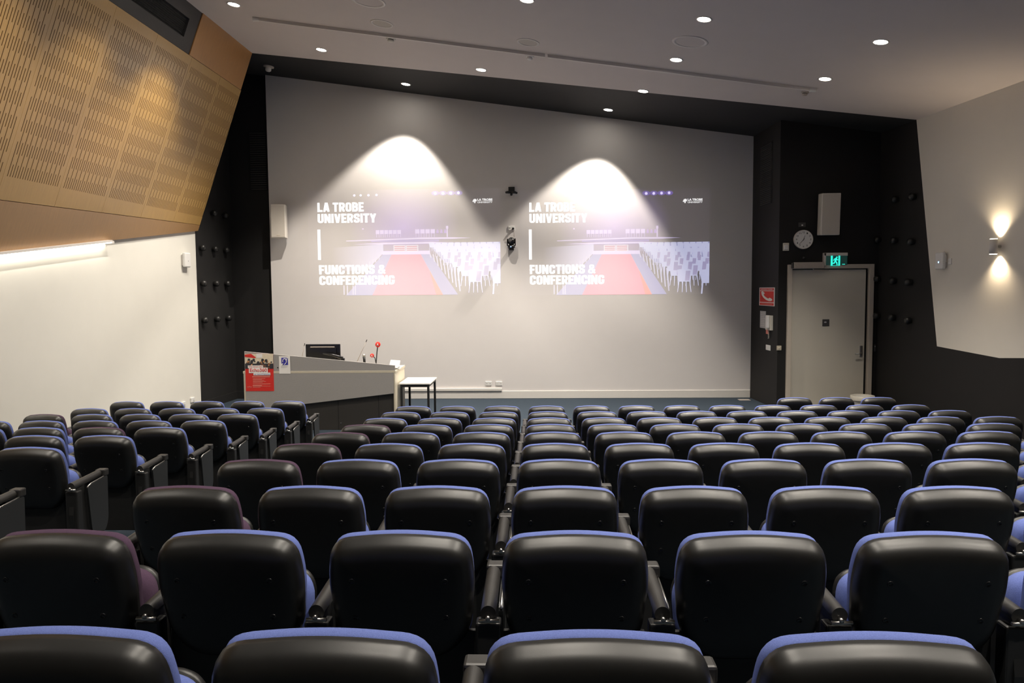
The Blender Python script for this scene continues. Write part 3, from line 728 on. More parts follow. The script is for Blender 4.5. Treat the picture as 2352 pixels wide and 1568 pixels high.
# pan tilt camera
t = thing('conference_camera', 'black round pan and tilt camera on the wall between the slides', 'camera', (pc.x, YF - .12, pc.z))
yc = YF - .16
MB().box((pc.x, YF - .09, pc.z - .135), (.10, .18, .02), .004).box((pc.x, YF - .01, pc.z - .10), (.10, .02, .12), .003).build('wall_bracket', M['glossblack'], t)
MB().lathe([(.075, 0), (.078, .02), (.07, .05), (.05, .06), (0, .06)], (pc.x, yc, pc.z - .125), (0, 0, 1), 24).build('base', M['glossblack'], t, smooth=True)
mb = MB(); mb.ball((pc.x, yc, pc.z + .01), .078, 20); CH = mb.build('camera_head', M['glossblack'], t, smooth=True)
mb = MB()
for s_ in (-1, 1): mb.box((pc.x + s_ * .078, yc, pc.z - .01), (.022, .09, .15), .01)
mb.build('yoke', M['glossblack'], t)
MB().lathe([(.034, 0), (.036, .03), (.028, .032), (0, .026)], (pc.x - .02, yc - .062, pc.z + .02), (-.2, -1, .25), 18).build('lens_barrel', M['darkframe'], CH, smooth=True)
MB().box((pc.x - .008, yc - .077, pc.z - .105), (.016, .008, .016), .003).build('indicator_light', M['bluelight'], t)
# webcam bar above
pw = atY(1175, 444, YF); pb = atY(1175, 435, YF)
t = thing('camera_bar', 'black wing shaped camera bar on a bracket above the conference camera', 'camera', (pw.x, YF - .06, pw.z))
MB().box((pb.x, YF - .02, pb.z + .005), (.125, .04, .085), .004).box((pb.x, YF - .06, pw.z + .005), (.05, .11, .02), .003).build('wall_bracket', M['glossblack'], t)
mb = MB()
for sg in (-1, 1): mb.tube([(pw.x, YF - .11, pw.z + .012), (pw.x + sg * .06, YF - .11, pw.z + .010), (pw.x + sg * .115, YF - .115, pw.z - .002 - .008 * sg), (pw.x + sg * .122, YF - .115, pw.z - .004 - .008 * sg)], [.03, .028, .02, .012], 12)
mb.build('bar_body', M['glossblack'], t, smooth=True)
MB().lathe([(.024, 0), (.026, .03), (.018, .036), (0, .034)], (pw.x, YF - .115, pw.z - .03), (0, -1, -.4), 16).build('lens_barrel', M['glossblack'], t, smooth=True)

def wall_speaker(name, label, cx_, y_, cz_, w, h, dp, rz, rx, parts_black=False):
    t = thing(name, label, 'loudspeaker', (cx_, y_, cz_), 'wall loudspeakers')
    R3 = Matrix.Rotation(rz, 4, 'Z') @ Matrix.Rotation(rx, 4, 'X')
    mb = MB(); mb.box((cx_, y_, cz_), (w, dp, h), .012, R3, 3); mb.build('cabinet', M['speaker'], t)
    mb = MB(); fo = R3 @ Vector((0, -dp / 2 - .002, 0)); mb.box(Vector((cx_, y_, cz_)) + fo, (w * .90, .008, h * .95), .003, R3); mb.build('front_grille', M['mesh'], t)
    fo = R3 @ Vector((0, -dp / 2 - .008, -h * .42)); mb = MB(); mb.box(Vector((cx_, y_, cz_)) + fo, (w * .22, .004, .012), .001, R3); mb.build('badge', M['cream'], t)
    return t
pl_ = atY(641, 509, YF - .2)
t = wall_speaker('wall_loudspeaker', 'white loudspeaker on the left edge of the projection wall', pl_.x, YF - .20, pl_.z, .29, .67, .20, .12, -.02)
MB().tube([(pl_.x + .02, YF - .10, pl_.z), (pl_.x + .02, YF, pl_.z)], .03, 10).build('wall_bracket', M['trim'], t)
pr_ = atY(1905, 492, YD - .2)
t = wall_speaker('wall_loudspeaker', 'white loudspeaker on the black wall above the exit sign', pr_.x, YD - .18, pr_.z, .325, .73, .22, -.06, .05)
MB().tube([(pr_.x, YD - .08, pr_.z), (pr_.x, YD, pr_.z)], .035, 10).build('wall_bracket', M['steel_black'], t)

# ------------------------------------------------------------------ things on the door wall
def plate(name, label, cat, uv, w, h, mt, y=YD, th=.014):
    p = atY(uv[0], uv[1], y); t = thing(name, label, cat, (p.x, y, p.z))
    MB().box((p.x, y - th / 2, p.z), (w, th, h), min(.004, th * .3)).build('cover_plate', M[mt], t); return t, p
t, p = plate('socket_plate', 'dull grey socket plate on the black wall above the clock', 'socket', (1842, 516), .125, .078, 'darkframe')
MB().box((p.x, YD - .016, p.z - .01), (.03, .006, .025), .002).build('socket', M['greyprint'], t)
t, p = plate('motion_sensor', 'small cream motion sensor on the black wall left of the clock', 'sensor', (1804, 567), .10, .14, 'offwhite', th=.05)
MB().box((p.x, YD - .05, p.z - .01), (.076, .03, .085), .012).build('sensor_lens', M['white'], t)
t, p = plate('door_button', 'small beige switch plate on the black wall just left of the door frame', 'switch', (1789, 799), .085, .085, 'cream')
MB().lathe([(.014, 0), (.014, .008), (0, .010)], (p.x, YD - .014, p.z), (0, -1, 0), 12).build('button', M['offwhite'], t)
t, p = plate('card_reader', 'dark slim card reader on the black wall right of the door', 'card reader', (2009, 799), .035, .125, 'darkframe')
MB().box((p.x, YD - .016, p.z + .03), (.012, .005, .02), .001).build('reader_window', M['greyprint'], t)
p = atY(1846, 592, YD); t = thing('wall_sensor', 'tiny dark round sensor on the black wall below the clock', 'sensor', (p.x, YD, p.z))
MB().lathe([(.024, 0), (.024, .02), (.015, .03), (0, .032)], (p.x, YD, p.z), (0, -1, 0), 14).build('sensor_dome', M['darkframe'], t, smooth=True)
# clock
p = atY(1844, 550, YD); R_ = .17
t = thing('wall_clock', 'round white wall clock on the black wall above the door', 'clock', (p.x, YD, p.z))
MB().lathe([(R_ * .93, .045), (R_ * .97, .05), (R_, .04), (R_, 0)], (p.x, YD, p.z), (0, -1, 0), 40).build('rim', M['trim'], t, smooth=True)
MB().lathe([(0, .04), (R_ * .95, .04)], (p.x, YD, p.z), (0, -1, 0), 40).build('dial', M['white'], t)
mb = MB()
for hnum in range(1, 13):
    an = PI / 2 - 2 * PI * hnum / 12; r_ = R_ * .74; ww = .022 if hnum < 10 else .034
    add_bm(mb, text_polys(str(hnum), (p.x + r_ * math.cos(an) - ww / 2, YD - .0425, p.z + r_ * math.sin(an) - .015), (1, 0, 0), (0, 0, 1), ww, .03, (0, .001, 0), .01))
mb.build('numerals', M['darkprint'], t)
def hand(nm, deg, ln, w_, yy):
    a = math.radians(90 - deg); d = Vector((math.cos(a), 0, math.sin(a))); n = Vector((-d.z, 0, d.x)); o = Vector((p.x, yy, p.z))
    MB().prism([o - d * .02 - n * w_, o + d * ln - n * w_ * .4, o + d * ln + n * w_ * .4, o - d * .02 + n * w_], (0, .001, 0)).build(nm, M['darkprint'], t)
hand('hour_hand', 18, .075, .006, YD - .045); hand('minute_hand', 222, .125, .005, YD - .047)
# exit sign
e0, e1 = atY(1891, 610, YD - .05), atY(1946, 580, YD - .05)
ex, ez = (e0.x + e1.x) / 2, (e0.z + e1.z) / 2; ew, eh = e1.x - e0.x, e1.z - e0.z
t = thing('exit_sign', 'green lit running man exit sign over the door', 'exit sign', (ex, YD, ez))
MB().box((ex, YD - .04, e1.z - .028), (ew, .085, .055), .006).box((e0.x + .018, YD - .04, ez), (.035, .085, eh), .004).build('housing', M['trim'], t)
MB().box((ex + .012, YD - .045, ez - .02), (ew - .035, .06, eh - .06), .002).build('dark_panel', M['exitdark'], t)
gx = atY(1919, 598, YD - .08)
GP = MB().box((gx.x, YD - .078, gx.z), (.165, .006, .185)).build('lit_panel', M['exitglow'], t)
MB().box((gx.x, YD - .082, gx.z), (.098, .003, .175)).build('door_shape', M['exitfig'], GP)
mb = MB(); fy = YD - .085
def fp(x, z): return Vector((gx.x + x * .1, fy, gx.z + z * .1))
mb.lathe([(0, .001), (.0135, .001), (.0135, 0)], fp(.22, .58), (0, -1, 0), 14)
def limb(pts, w_):
    for (a, b) in zip(pts, pts[1:]):
        A, B = fp(*a), fp(*b); d = (B - A).normalized(); n = Vector((-d.z, 0, d.x)) * w_
        mb.prism([A - n - d * w_ * .5, B - n + d * w_ * .5, B + n + d * w_ * .5, A + n - d * w_ * .5], (0, -.001, 0))
limb([(.1, .38), (-.05, -.12)], .016)
limb([(.12, .36), (.28, .08), (.42, .14)], .007); limb([(.06, .36), (-.22, .26), (-.36, -.0)], .007)
limb([(-.02, -.12), (.20, -.38), (.28, -.78)], .010); limb([(-.06, -.14), (-.22, -.46), (-.46, -.5)], .010)
mb.build('running_figure', M['exitglow'], GP)
MB().box((ex + ew * .33, YD - .078, ez - eh * .40), (.05, .002, .01)).build('maker_mark', M['exitglow'], t)
# things on the dark return wall
rd = (Vector((cx, YD, 0)) - Vector((xr, YF, 0))).normalized(); rn = Vector((rd.y, -rd.x, 0)); rn = rn if rn.x < 0 else -rn
RC = rn.dot(Vector((xr, YF, 0)))
def atR(u, v): return on(u, v, rn, RC)
def rbox(mb, c, w, th, h, bev=.002, off=0.0):
    c = Vector(c) + rn * (th / 2 + off)
    mx = Matrix((rd, -rn, Vector((0, 0, 1)))).transposed().to_4x4()
    mb.box(c, (w, th, h), bev, mx); return mb
def quadR(u0, v0, u1, v1):
    vm, um = (v0 + v1) / 2, (u0 + u1) / 2
    return atR(um, vm), (atR(u1, vm) - atR(u0, vm)).length, (atR(um, v0) - atR(um, v1)).length
c, w, h = quadR(1744, 660, 1779, 702)
t = thing('emergency_phone_sign', 'red emergency phone sign with white handset on the dark narrow wall', 'sign', c)
rbox(MB(), c, w, .004, h, 0).build('sign_plate', M['whiteprint'], t)
mb = MB(); rbox(mb, c, w * .91, .002, h * .60, 0, .004); rbox(mb, c + Vector((0, 0, h * .40)), w * .91, .002, h * .13, 0, .004); rbox(mb, c - Vector((0, 0, h * .405)), w * .91, .002, h * .13, 0, .004)
mb.build('red_fields', M['red'], t)
mb = MB(); add_bm(mb, text_polys('EMERGENCY PHONE', c + rd * (-w * .38) + Vector((0, 0, h * .37)) + rn * .007, rd, (0, 0, 1), w * .76, h * .065, -rn * .0006, .01))
mb.build('top_lettering', M['whiteprint'], t)
mb = MB(); rbox(mb, c - Vector((0, 0, h * .405)), w * .7, .001, h * .03, 0, .006); mb.build('bottom_lettering', M['pinkprint'], t)
mb = MB(); off = rn * .0075
mb.prism([c + rd * (x * w) + Vector((0, 0, z * h * .84)) + off for x, z in ((-.36, .30), (-.28, .36), (-.16, .28), (-.12, .20), (-.20, .13), (-.12, .02), (.02, -.08), (.12, -.13), (.20, -.06), (.32, -.12), (.38, -.20), (.30, -.27), (.16, -.28), (-.02, -.22), (-.20, -.08), (-.32, .10))], rn * .001)
mb.build('handset_symbol', M['whiteprint'], t)
c, w, h = quadR(1746, 714, 1759, 753)
t = thing('notice_sheet', 'pale printed notice below the red phone sign', 'notice', c)
rbox(MB(), c, w, .004, h, 0).build('paper', M['greyprint'], t)
mb = MB()
for k in range(8): rbox(mb, c + Vector((0, 0, h * (.38 - k * .105))) + rd * (-w * .03 * (k % 3)), w * (.75 - .1 * (k % 3)), .001, h * .03, 0, .004)
mb.build('printed_lines', M['trim'], t)
c, w, h = quadR(1763, 724, 1776, 758)
t = thing('wall_phone', 'cream wall phone on the dark narrow wall beside the notice', 'phone', c)
rbox(MB(), c + Vector((0, 0, .0)), w * 1.0, .045, h, .01).build('phone_base', M['offwhite'], t)
mb = MB(); rbox(mb, c + Vector((0, 0, .02)) + rd * (w * .12), w * .42, .04, h * .86, .014, .045); mb.build('handset', M['white'], t)
q_ = c + Vector((0, 0, -h * .62)) - rd * (w * .1)
rbox(MB(), q_ - rd * (w * .3) + Vector((0, 0, .02)), w * .5, .003, .13, 0, .01).build('red_tag', M['pinkprint'], t)
mb = MB(); b0 = c + Vector((0, 0, -h * .48)) + rn * .03
mb.tube([b0 + Vector((0, 0, -.0065 * k)) + rd * (.012 * math.cos(k * 1.6)) + rn * (.012 * math.sin(k * 1.6)) for k in range(26)], .005, 6); mb.build('coiled_cord', M['offwhite'], t, smooth=True)
c, w, h = quadR(1760, 792, 1770, 804)
t = thing('label_card', 'small white card on the dark narrow wall below the phone', 'card', c); rbox(MB(), c, w, .01, h, .002).build('card', M['white'], t)
# louvre grilles, dark
c, w, h = quadR(1747, 330, 1774, 470)
t = thing('wall_louvre', 'tall black louvre grille high on the dark narrow wall by the door', 'grille', c, 'black louvre grilles')
rbox(MB(), c, w, .006, h, 0).build('grille_frame', M['void'], t)
mb = MB()
for k in range(int(h / .035)): rbox(mb, c + Vector((0, 0, -h / 2 + .02 + k * .035)), w * .9, .014, .014, 0, .004)
mb.build('louvre_blades', M['grille'], t)
a_, b_ = atY(578, 438, YB), atY(613, 300, YB)
t = thing('wall_louvre', 'tall black louvre grille beside the upper left of the projection wall', 'grille', ((a_.x + b_.x) / 2, YB, (a_.z + b_.z) / 2), 'black louvre grilles')
gx0, gx1 = a_.x, min(b_.x, -5.5); gz0, gz1 = a_.z, b_.z
MB().box(((gx0 + gx1) / 2, YB - .004, (gz0 + gz1) / 2), (gx1 - gx0 + .1, .008, gz1 - gz0)).build('grille_frame', M['void'], t)
mb = MB()
for k in range(int((gz1 - gz0) / .045)): mb.box(((gx0 + gx1) / 2, YB - .018, gz0 + .03 + k * .045), (gx1 - gx0, .02, .016))
mb.build('louvre_blades', M['grille'], t)
# black wall pegs
def peg(p, n, label, group, s_=1.0):
    o = MB().lathe([(.045 * s_, 0), (.05 * s_, .02), (.062 * s_, .05), (.058 * s_, .085), (.035 * s_, .105), (0, .11)], p, n, 18).build('wall_peg', M['steel_peg'], loc=p, smooth=True)
    tag(o, label, 'wall knob', group)
M['steel_peg'] = mat('black_peg', (0.012, 0.0115, 0.011), 0.4, vary=0.1)
ys = [atLW(458, 572).y, atLW(487, 572).y, atLW(513, 572).y]
for j, z in enumerate((atLW(487, 490).z, atLW(487, 572).z, atLW(487, 651).z, atLW(487, 733).z)):
    for i, y in enumerate(ys):
        if j == 0 and i == 0: continue
        peg(Vector(lw(y + .02, z)), LWN, 'round black knob on the dark left wall strip', 'knobs on the dark left wall strip')
for j, (row) in enumerate((((2021, 640), (2057, 645), (2093, 648)), ((2020, 725), (2055, 729), (2092, 736)), ((2022, 550), (2060, 552), (2099, 555)), ((2062, 458), (2102, 452)))):
    for uv in row: peg(atRW(*uv), RWN, 'round black knob on the dark wall right of the door', 'knobs on the dark wall right of the door')
# access points
def access_point(p, n, label, led):
    t = thing('access_point', label, 'network box', p, 'wall network boxes')
    n = Vector(n); e = Vector((-n.y, n.x, 0)); mx = Matrix((e, n, Vector((0, 0, 1)))).transposed().to_4x4()
    mb = MB(); mb.box(p + n * .012, (.15, .024, .20), .003, mx); mb.build('mount', M['trim'], t)
    mb = MB(); mb.box(p + n * .055, (.20, .06, .26), .02, mx, 3); mb.build('case', M['white'], t)
    mb = MB(); mb.lathe([(.012, 0), (.012, .003), (0, .003)], p + n * .0855 - Vector((0, 0, .02)), n, 12); mb.build('indicator_light', M['bluelight'] if led else M['greyprint'], t)
access_point(atLW(422, 597), LWN, 'white network box high on the pale left wall', False)
pR = atRW(2168, 599)
access_point(pR, RWN, 'white network box with blue light on the pale right wall', True)
q_ = atRW(2183, 600); t = thing('data_socket', 'tiny white socket beside the network box on the right wall', 'socket', q_)
e = Vector((-RWN.y, RWN.x, 0)); mx = Matrix((e, RWN, Vector((0, 0, 1)))).transposed().to_4x4()
mb = MB(); mb.box(q_ + RWN * .008, (.075, .016, .09), .003, mx); mb.build('cover_plate', M['white'], t)
mb = MB(); mb.tube([q_ + RWN * .02, q_ + RWN * .05 + Vector((0, .04, .0)), pR + RWN * .03 + Vector((0, -.12, .06)), pR + RWN * .03 + Vector((0, -.05, .145))], .004, 6); mb.build('cable', M['white'], t, smooth=True)
# low sockets on the left wall
for uv, lab in (((441, 918), 'upper small white socket low on the pale left wall near the corner'), ((420, 928), 'lower small white socket on the left wall, nearer the seats')):
    p = atLW(uv[0], uv[1]); t = thing('wall_socket', lab, 'socket', p, 'low sockets on the left wall')
    MB().box(p + Vector((.012, 0, 0)), (.024, .14, .085), .004).build('cover_plate', M['white'], t)
    MB().box(p + Vector((.025, .02, -.01)), (.006, .03, .03), .002).build('socket', M['greyprint'], t)
# bin by the door
bp_ = atY(1981, 909, 13.55); bz = bp_.z
t = thing('waste_bin', 'white waste bin with liner in front of the door, behind the front seats', 'bin', (bp_.x, 13.55, 0))
MB().lathe([(0, .01), (.13, .0), (.15, .02), (.19, bz - .02), (.175, bz - .02), (.14, .05)], (bp_.x, 13.55, 0), (0, 0, 1), 28).build('bin_body', M['white'], t, smooth=True)
MB().lathe([(.178, bz - .06), (.182, bz + .012), (.20, bz + .008), (.203, bz - .07)], (bp_.x, 13.55, 0), (0, 0, 1), 28).build('bin_liner', M['offwhite'], t, smooth=True)

# ------------------------------------------------------------------ lectern
YLc = 12.0
tl, tr = atY(560, 807, YLc), atY(905, 839, YLc)
lx, rx = -4.70, -2.262; zd = .922
t = thing('lectern_desk', 'wide grey lectern desk with a sloping front at the left of the stage', 'lectern', ((lx + rx) / 2, YLc + .4, 0))
MB().prism([(lx + .02, YLc, zd + .035), (rx, YLc, zd + .035), (rx, YLc, tr.z), (lx + .02, YLc, tl.z)], (0, .035, 0)).build('upper_panel', M['grey'], t)
zl = atY(600, 929, YLc).z; zr = atY(905, 903, YLc).z
MB().prism([(lx + .025, YLc - .005, zl - .10), (rx - .02, YLc - .005, zr), (rx - .02, YLc - .005, zd), (lx + .025, YLc - .005, zd)], (0, .03, 0)).build('front_panel', M['grey'], t)
MB().box(((lx + rx) / 2, YLc + .439, zd + .018), (rx - lx + .02, .89, .036), .002).build('desktop', M['cream'], t)
for x_ in (lx + .012, rx - .012):
    MB().box((x_, YLc + .43, zd / 2), (.026, .87, zd), .002).build('side_panel', M['cream'], t)
MB().box(((lx + rx) / 2, YLc + .05, .36), (rx - lx - .06, .03, .72), .002).build('kick_panel', M['kick'], t)
mb = MB()
for u_ in (777, 870): q_ = atY(u_, 950, YLc + .03); mb.box((q_.x, YLc + .034, .36), (.006, .004, .70))
mb.build('panel_seams', M['void'], t)
q_ = atY(783, 971, YLc + .03); MB().lathe([(.008, 0), (.009, .006), (0, .008)], (q_.x, YLc + .035, q_.z), (0, -1, 0), 10).build('lock', M['chrome'], t)
MB().lathe([(.010, 0), (.010, .003), (0, .003)], atY(638, 844, YLc), (0, -1, 0), 10).build('cable_hole', M['void'], t)
# poster
def cardY(u0, v0, u1, v1, y): a, b = atY(u0, v1, y), atY(u1, v0, y); return a.x, a.z, b.x, b.z
a0, z0, a1, z1 = cardY(565, 812, 627, 898, YLc - .008)
t = thing('poster', 'red poster with a crowd photo on the left end of the lectern', 'poster', ((a0 + a1) / 2, YLc - .008, z0))
pw_, ph_ = a1 - a0, z1 - z0
def pr(mb, x0, y0, x1, y1, d): mb.prism([(a0 + pw_ * x0, YLc - .008 - d, z1 - ph_ * y1), (a0 + pw_ * x1, YLc - .008 - d, z1 - ph_ * y1), (a0 + pw_ * x1, YLc - .008 - d, z1 - ph_ * y0), (a0 + pw_ * x0, YLc - .008 - d, z1 - ph_ * y0)], (0, .0005, 0)); return mb
mb = MB(); mb.box(((a0 + a1) / 2, YLc - .0065, (z0 + z1) / 2), (pw_, .003, ph_)); mb.build('sheet', M['red'], t)
PH = pr(MB(), 0, 0, 1, .40, .001).build('photo_backdrop', M['creamprint'], t)
mb = MB(); pr(mb, 0, .26, 1, .40, .002)
rnd = random.Random(11)
def pblob(mb, x, y, r_, d, sx=1.0): mb.prism([(a0 + pw_ * x + r_ * sx * math.cos(k * PI / 5), YLc - .008 - d, z1 - ph_ * y + r_ * math.sin(k * PI / 5)) for k in range(10)], (0, .0004, 0))
for k in range(34): pblob(mb, rnd.uniform(.05, .95), rnd.uniform(.15, .34), rnd.uniform(.012, .024), .0025 + k * .00002)
mb.build('photo_crowd', M['darkprint'], PH)
mb = MB()
for k in range(14): pblob(mb, rnd.uniform(.08, .92), rnd.uniform(.17, .34), rnd.uniform(.008, .014), .0036 + k * .00002)
mb.build('photo_faces', M['skinprint'], PH)
mb = MB()
for k in range(10): pblob(mb, rnd.uniform(.08, .92), rnd.uniform(.22, .38), rnd.uniform(.014, .022), .0033 + k * .00002)
mb.build('photo_clothes_print', M['brownprint'], PH)
mb = MB(); mb.prism([(a0 + pw_ * x, YLc - .0115, z1 - ph_ * y) for x, y in ((.0, .02), (.22, .0), (.40, .10), (.34, .115), (.0, .08))], (0, .0004, 0)); mb.build('photo_red_shape', M['red'], PH)
mb = MB(); pr(mb, .41, .0, .62, .11, .0034); mb.build('photo_screen', M['whiteprint'], PH)
mb = MB(); pr(mb, .10, .31, .64, .38, .005); pr(mb, .13, .37, .80, .515, .0052); pr(mb, .29, .505, .89, .575, .005); mb.build('title_boxes', M['whiteprint'], t)
def ptext(nm, s_, x0, y0, x1, y1, mt, d, bold=0.0):
    mb = MB(); add_bm(mb, text_polys(s_, (a0 + pw_ * x0, YLc - .008 - d, z1 - ph_ * y1), (1, 0, 0), (0, 0, 1), pw_ * (x1 - x0), ph_ * (y1 - y0), (0, .0004, 0), bold)); mb.build(nm, M[mt], t)
ptext('title_lettering', 'This venue uses', .13, .322, .61, .362, 'red', .0062)
ptext('title_lettering', 'Echo360', .17, .385, .77, .485, 'red', .0066, .012)
ptext('title_lettering', 'to record lectures', .32, .52, .87, .562, 'blueprint', .0062)
ptext('echo_logo', 'echo', .05, .865, .21, .905, 'pinkprint', .002, .02)
mb = MB()
for y, x0, x1, h_ in ((.60, .24, .87, .028), (.655, .26, .70, .012), (.68, .26, .58, .012), (.705, .26, .66, .012), (.735, .26, .72, .012), (.76, .26, .60, .012), (.80, .26, .88, .016), (.84, .25, .57, .022), (.865, .25, .88, .008), (.89, .25, .52, .012)):
    pr(mb, x0, y, x1, y + h_, .0018)
mb.build('text_lines', M['pinkprint'], t)
# hearing loop card
a0, z0, a1, z1 = cardY(641.5, 818, 666, 858, YLc - .008); pw_, ph_ = a1 - a0, z1 - z0
t = thing('hearing_loop_sign', 'white card with a blue ear symbol on the lectern, right of the red poster', 'sign', ((a0 + a1) / 2, YLc - .008, z0))
mb = MB(); mb.box(((a0 + a1) / 2, YLc - .006, (z0 + z1) / 2), (pw_, .004, ph_), .001); mb.build('card', M['whiteprint'], t)
sx0, sx1, sy0, sy1 = .22, .82, .08, .50
mb = MB(); mb.prism([(a0 + pw_ * x, YLc - .0092, z1 - ph_ * y) for x, y in ((sx0, sy0), (sx1 - .02, sy0), (sx1, sy1), (sx0 + .1, sy1), (sx0, sy1 - .12))], (0, .0006, 0)); mb.build('blue_square', M['blueprint'], t)
mb = MB(); cxs, czs = a0 + pw_ * .52, z1 - ph_ * .28
mb.tube([(cxs + .030 * math.cos(q) - .002, YLc - .0096, czs + .040 * math.sin(q)) for q in [math.radians(d) for d in range(200, -70, -20)]] + [(cxs - .005, YLc - .0096, czs - .052)], .006, 6)
mb.tube([(cxs - .045, YLc - .0096, czs - .06), (cxs - .028, YLc - .0096, czs - .035)], .008, 6); mb.tube([(cxs + .05, YLc - .0096, czs + .062), (cxs + .018, YLc - .0096, czs + .005)], .006, 6)
mb.build('ear_symbol', M['whiteprint'], t)
mb = MB()
for k in range(3): pr(mb, .17, .56 + k * .04, .80 - .05 * k, .572 + k * .04, .0008)
mb.build('text_lines', M['greyprint'], t)
# monitor
ym = 12.42
a0, z0, a1, z1 = cardY(703, 790, 781, 845, ym)
t = thing('monitor', 'black computer monitor seen from behind on the lectern desk', 'monitor', ((a0 + a1) / 2, ym, zd + .036))
MB().box(((a0 + a1) / 2, ym + .015, (z1 + zd + .12) / 2), (a1 - a0, .03, z1 - zd - .12), .006).build('screen_back', M['glossblack'], t)
MB().box(((a0 + a1) / 2, ym - .012, (z1 + zd + .12) / 2 - .01), ((a1 - a0) * .8, .03, (z1 - zd - .12) * .72), .01).build('rear_housing', M['glossblack'], t)
MB().box(((a0 + a1) / 2, ym - .022, z1 - .045), ((a1 - a0) * .70, .012, .016), .003).build('vent_slot', M['closer'], t)
MB().box(((a0 + a1) / 2, ym + .03, zd + .043), (.24, .2, .014), .004).box(((a0 + a1) / 2, ym + .02, zd + .12), (.06, .04, .16), .006).build('stand', M['glossblack'], t)
q0, q1 = atY(742, 812, 12.30), atY(787, 822, 12.25)
t = thing('document_camera', 'low black jointed document camera arm before the monitor', 'document camera', (q1.x, 12.25, zd + .036))
MB().tube([q0, (q0 + q1) / 2 + Vector((0, 0, .012)), q1], [.014, .022, .026], 10).build('arm', M['glossblack'], t, smooth=True)
MB().box((q1.x, 12.26, (q1.z + zd + .036) / 2), (.06, .06, q1.z - zd - .036), .01).build('base', M['glossblack'], t)
# microphones
def rod(nm, label, u0, v0, u1, v1, y):
    b, a = atY(u0, v0, y), atY(u1, v1, y); t = thing(nm, label, 'microphone', (b.x, y, zd + .036), 'thin stalk microphones')
    dv = (a - b); b2 = b - dv * ((b.z - zd - .036) / dv.z)
    MB().tube([b2, b2 + (a - b2) * .6, a + Vector((.004, 0, 0))], [.007, .005, .004], 8).build('stalk', M['closer'], t, smooth=True)
    MB().tube([a - dv.normalized() * .01, a + dv.normalized() * .035], .0065, 8).build('capsule', M['steel_black'], t, smooth=True)
    MB().lathe([(.025, 0), (.025, .008), (.012, .015), (0, .015)], (b2.x, y, zd + .036), (0, 0, 1), 14).build('base', M['steel_black'], t, smooth=True)
rod('stalk_microphone', 'thin stalk microphone left of the monitor on the lectern', 694, 818, 699, 793, 12.3)
rod('stalk_microphone', 'longer thin stalk microphone leaning right of the monitor', 824, 822, 841, 784, 12.3)
b, a = atY(837, 831, 12.25), atY(836, 814, 12.25)
t = thing('handheld_microphone', 'short black microphone with silver head standing on the lectern', 'microphone', (b.x, 12.25, zd + .036))
MB().tube([(b.x, 12.25, zd + .036), (b.x, 12.25, b.z), (a.x, 12.25, a.z - .03)], [.016, .02, .022], 12).build('handle', M['steel_black'], t, smooth=True)
MB().ball((a.x, 12.25, a.z - .015), .024, 14).build('head_grille', M['steel'], t, smooth=True)
yb_ = 12.2
b, s1, h1, h2 = atY(864, 833, yb_), atY(866, 808, yb_), atY(868, 791, yb_), atY(855, 816, yb_)
t = thing('twin_stalk_microphone', 'pair of stalk microphones with red foam balls on the lectern', 'microphone', (b.x, yb_, zd + .036))
MB().tube([(b.x, yb_, zd + .036), b, s1, h1], .008, 8).build('tall_stalk', M['steel_black'], t, smooth=True)
MB().tube([b - Vector((.0, .012, .01)), (b + h2) / 2 + Vector((.015, -.012, .02)), h2 + Vector((0, -.012, 0))], .007, 8).build('short_stalk', M['steel_black'], t, smooth=True)
F1 = MB().ball(h1, .042, 18, (1, 1, 1.1)).build('large_foam_ball', M['redfoam'], t, smooth=True)
F2 = MB().ball(h2 + Vector((0, -.012, .0)), .032, 16).build('small_foam_ball', M['redfoam'], t, smooth=True)
for hh, r_, F_ in ((h1, .042, F1), (h2 + Vector((0, -.012, 0)), .032, F2)):
    mb = MB(); add_bm(mb, text_polys('A', hh + Vector((-r_ * .35, -r_ * 1.04, -r_ * .5)), (1, 0, 0), (0, 0, 1), r_ * .9, r_ * .9, (0, .004, 0), .03)); mb.build('white_letter', M['whiteprint'], F_)
q_ = atZ(917, 852, zd + .036)
t = thing('paper_stack', 'loose white papers on the right end of the lectern desk', 'papers', (rx - .09, YLc + .35, zd + .036))
mb = MB(); rnd = random.Random(5)
for k in range(6): mb.box((rx - .10 + rnd.uniform(-.02, .02), YLc + .30 + rnd.uniform(-.04, .04), zd + .040 + k * .006), (.20, .28, .004), 0, Matrix.Rotation(rnd.uniform(-.4, .4), 4, 'Z'))
mb.build('sheets', M['white'], t)
mb = MB(); mb.prism([(rx - .17, YLc + .42, zd + .075), (rx - .0, YLc + .40, zd + .072), (rx + .0, YLc + .48, zd + .15), (rx - .16, YLc + .50, zd + .16)], (0, .004, .002)); mb.build('upright_sheet', M['white'], t)

# ------------------------------------------------------------------ table
tp = [atZ(912, 880, .73), atZ(988, 880, .73), atZ(1000, 866, .73), atZ(927, 866, .73)]
tx0, tx1, ty0, ty1 = -2.232, -1.735, 12.19, 13.03
t = thing('side_table', 'small white topped table with black legs beside the lectern', 'table', ((tx0 + tx1) / 2, (ty0 + ty1) / 2, 0))
MB().box(((tx0 + tx1) / 2, (ty0 + ty1) / 2, .72), (tx1 - tx0 + .01, ty1 - ty0, .022), .003).build('table_top', M['tabletop'], t)
MB().box(((tx0 + tx1) / 2, ty0 + .03, .688), (tx1 - tx0 - .03, .03, .042)).box(((tx0 + tx1) / 2, ty1 - .03, .688), (tx1 - tx0 - .03, .03, .042)).box((tx0 + .03, (ty0 + ty1) / 2, .688), (.03, ty1 - ty0 - .05, .042)).box((tx1 - .03, (ty0 + ty1) / 2, .688), (.03, ty1 - ty0 - .05, .042)).build('apron_frame', M['steel_black'], t)
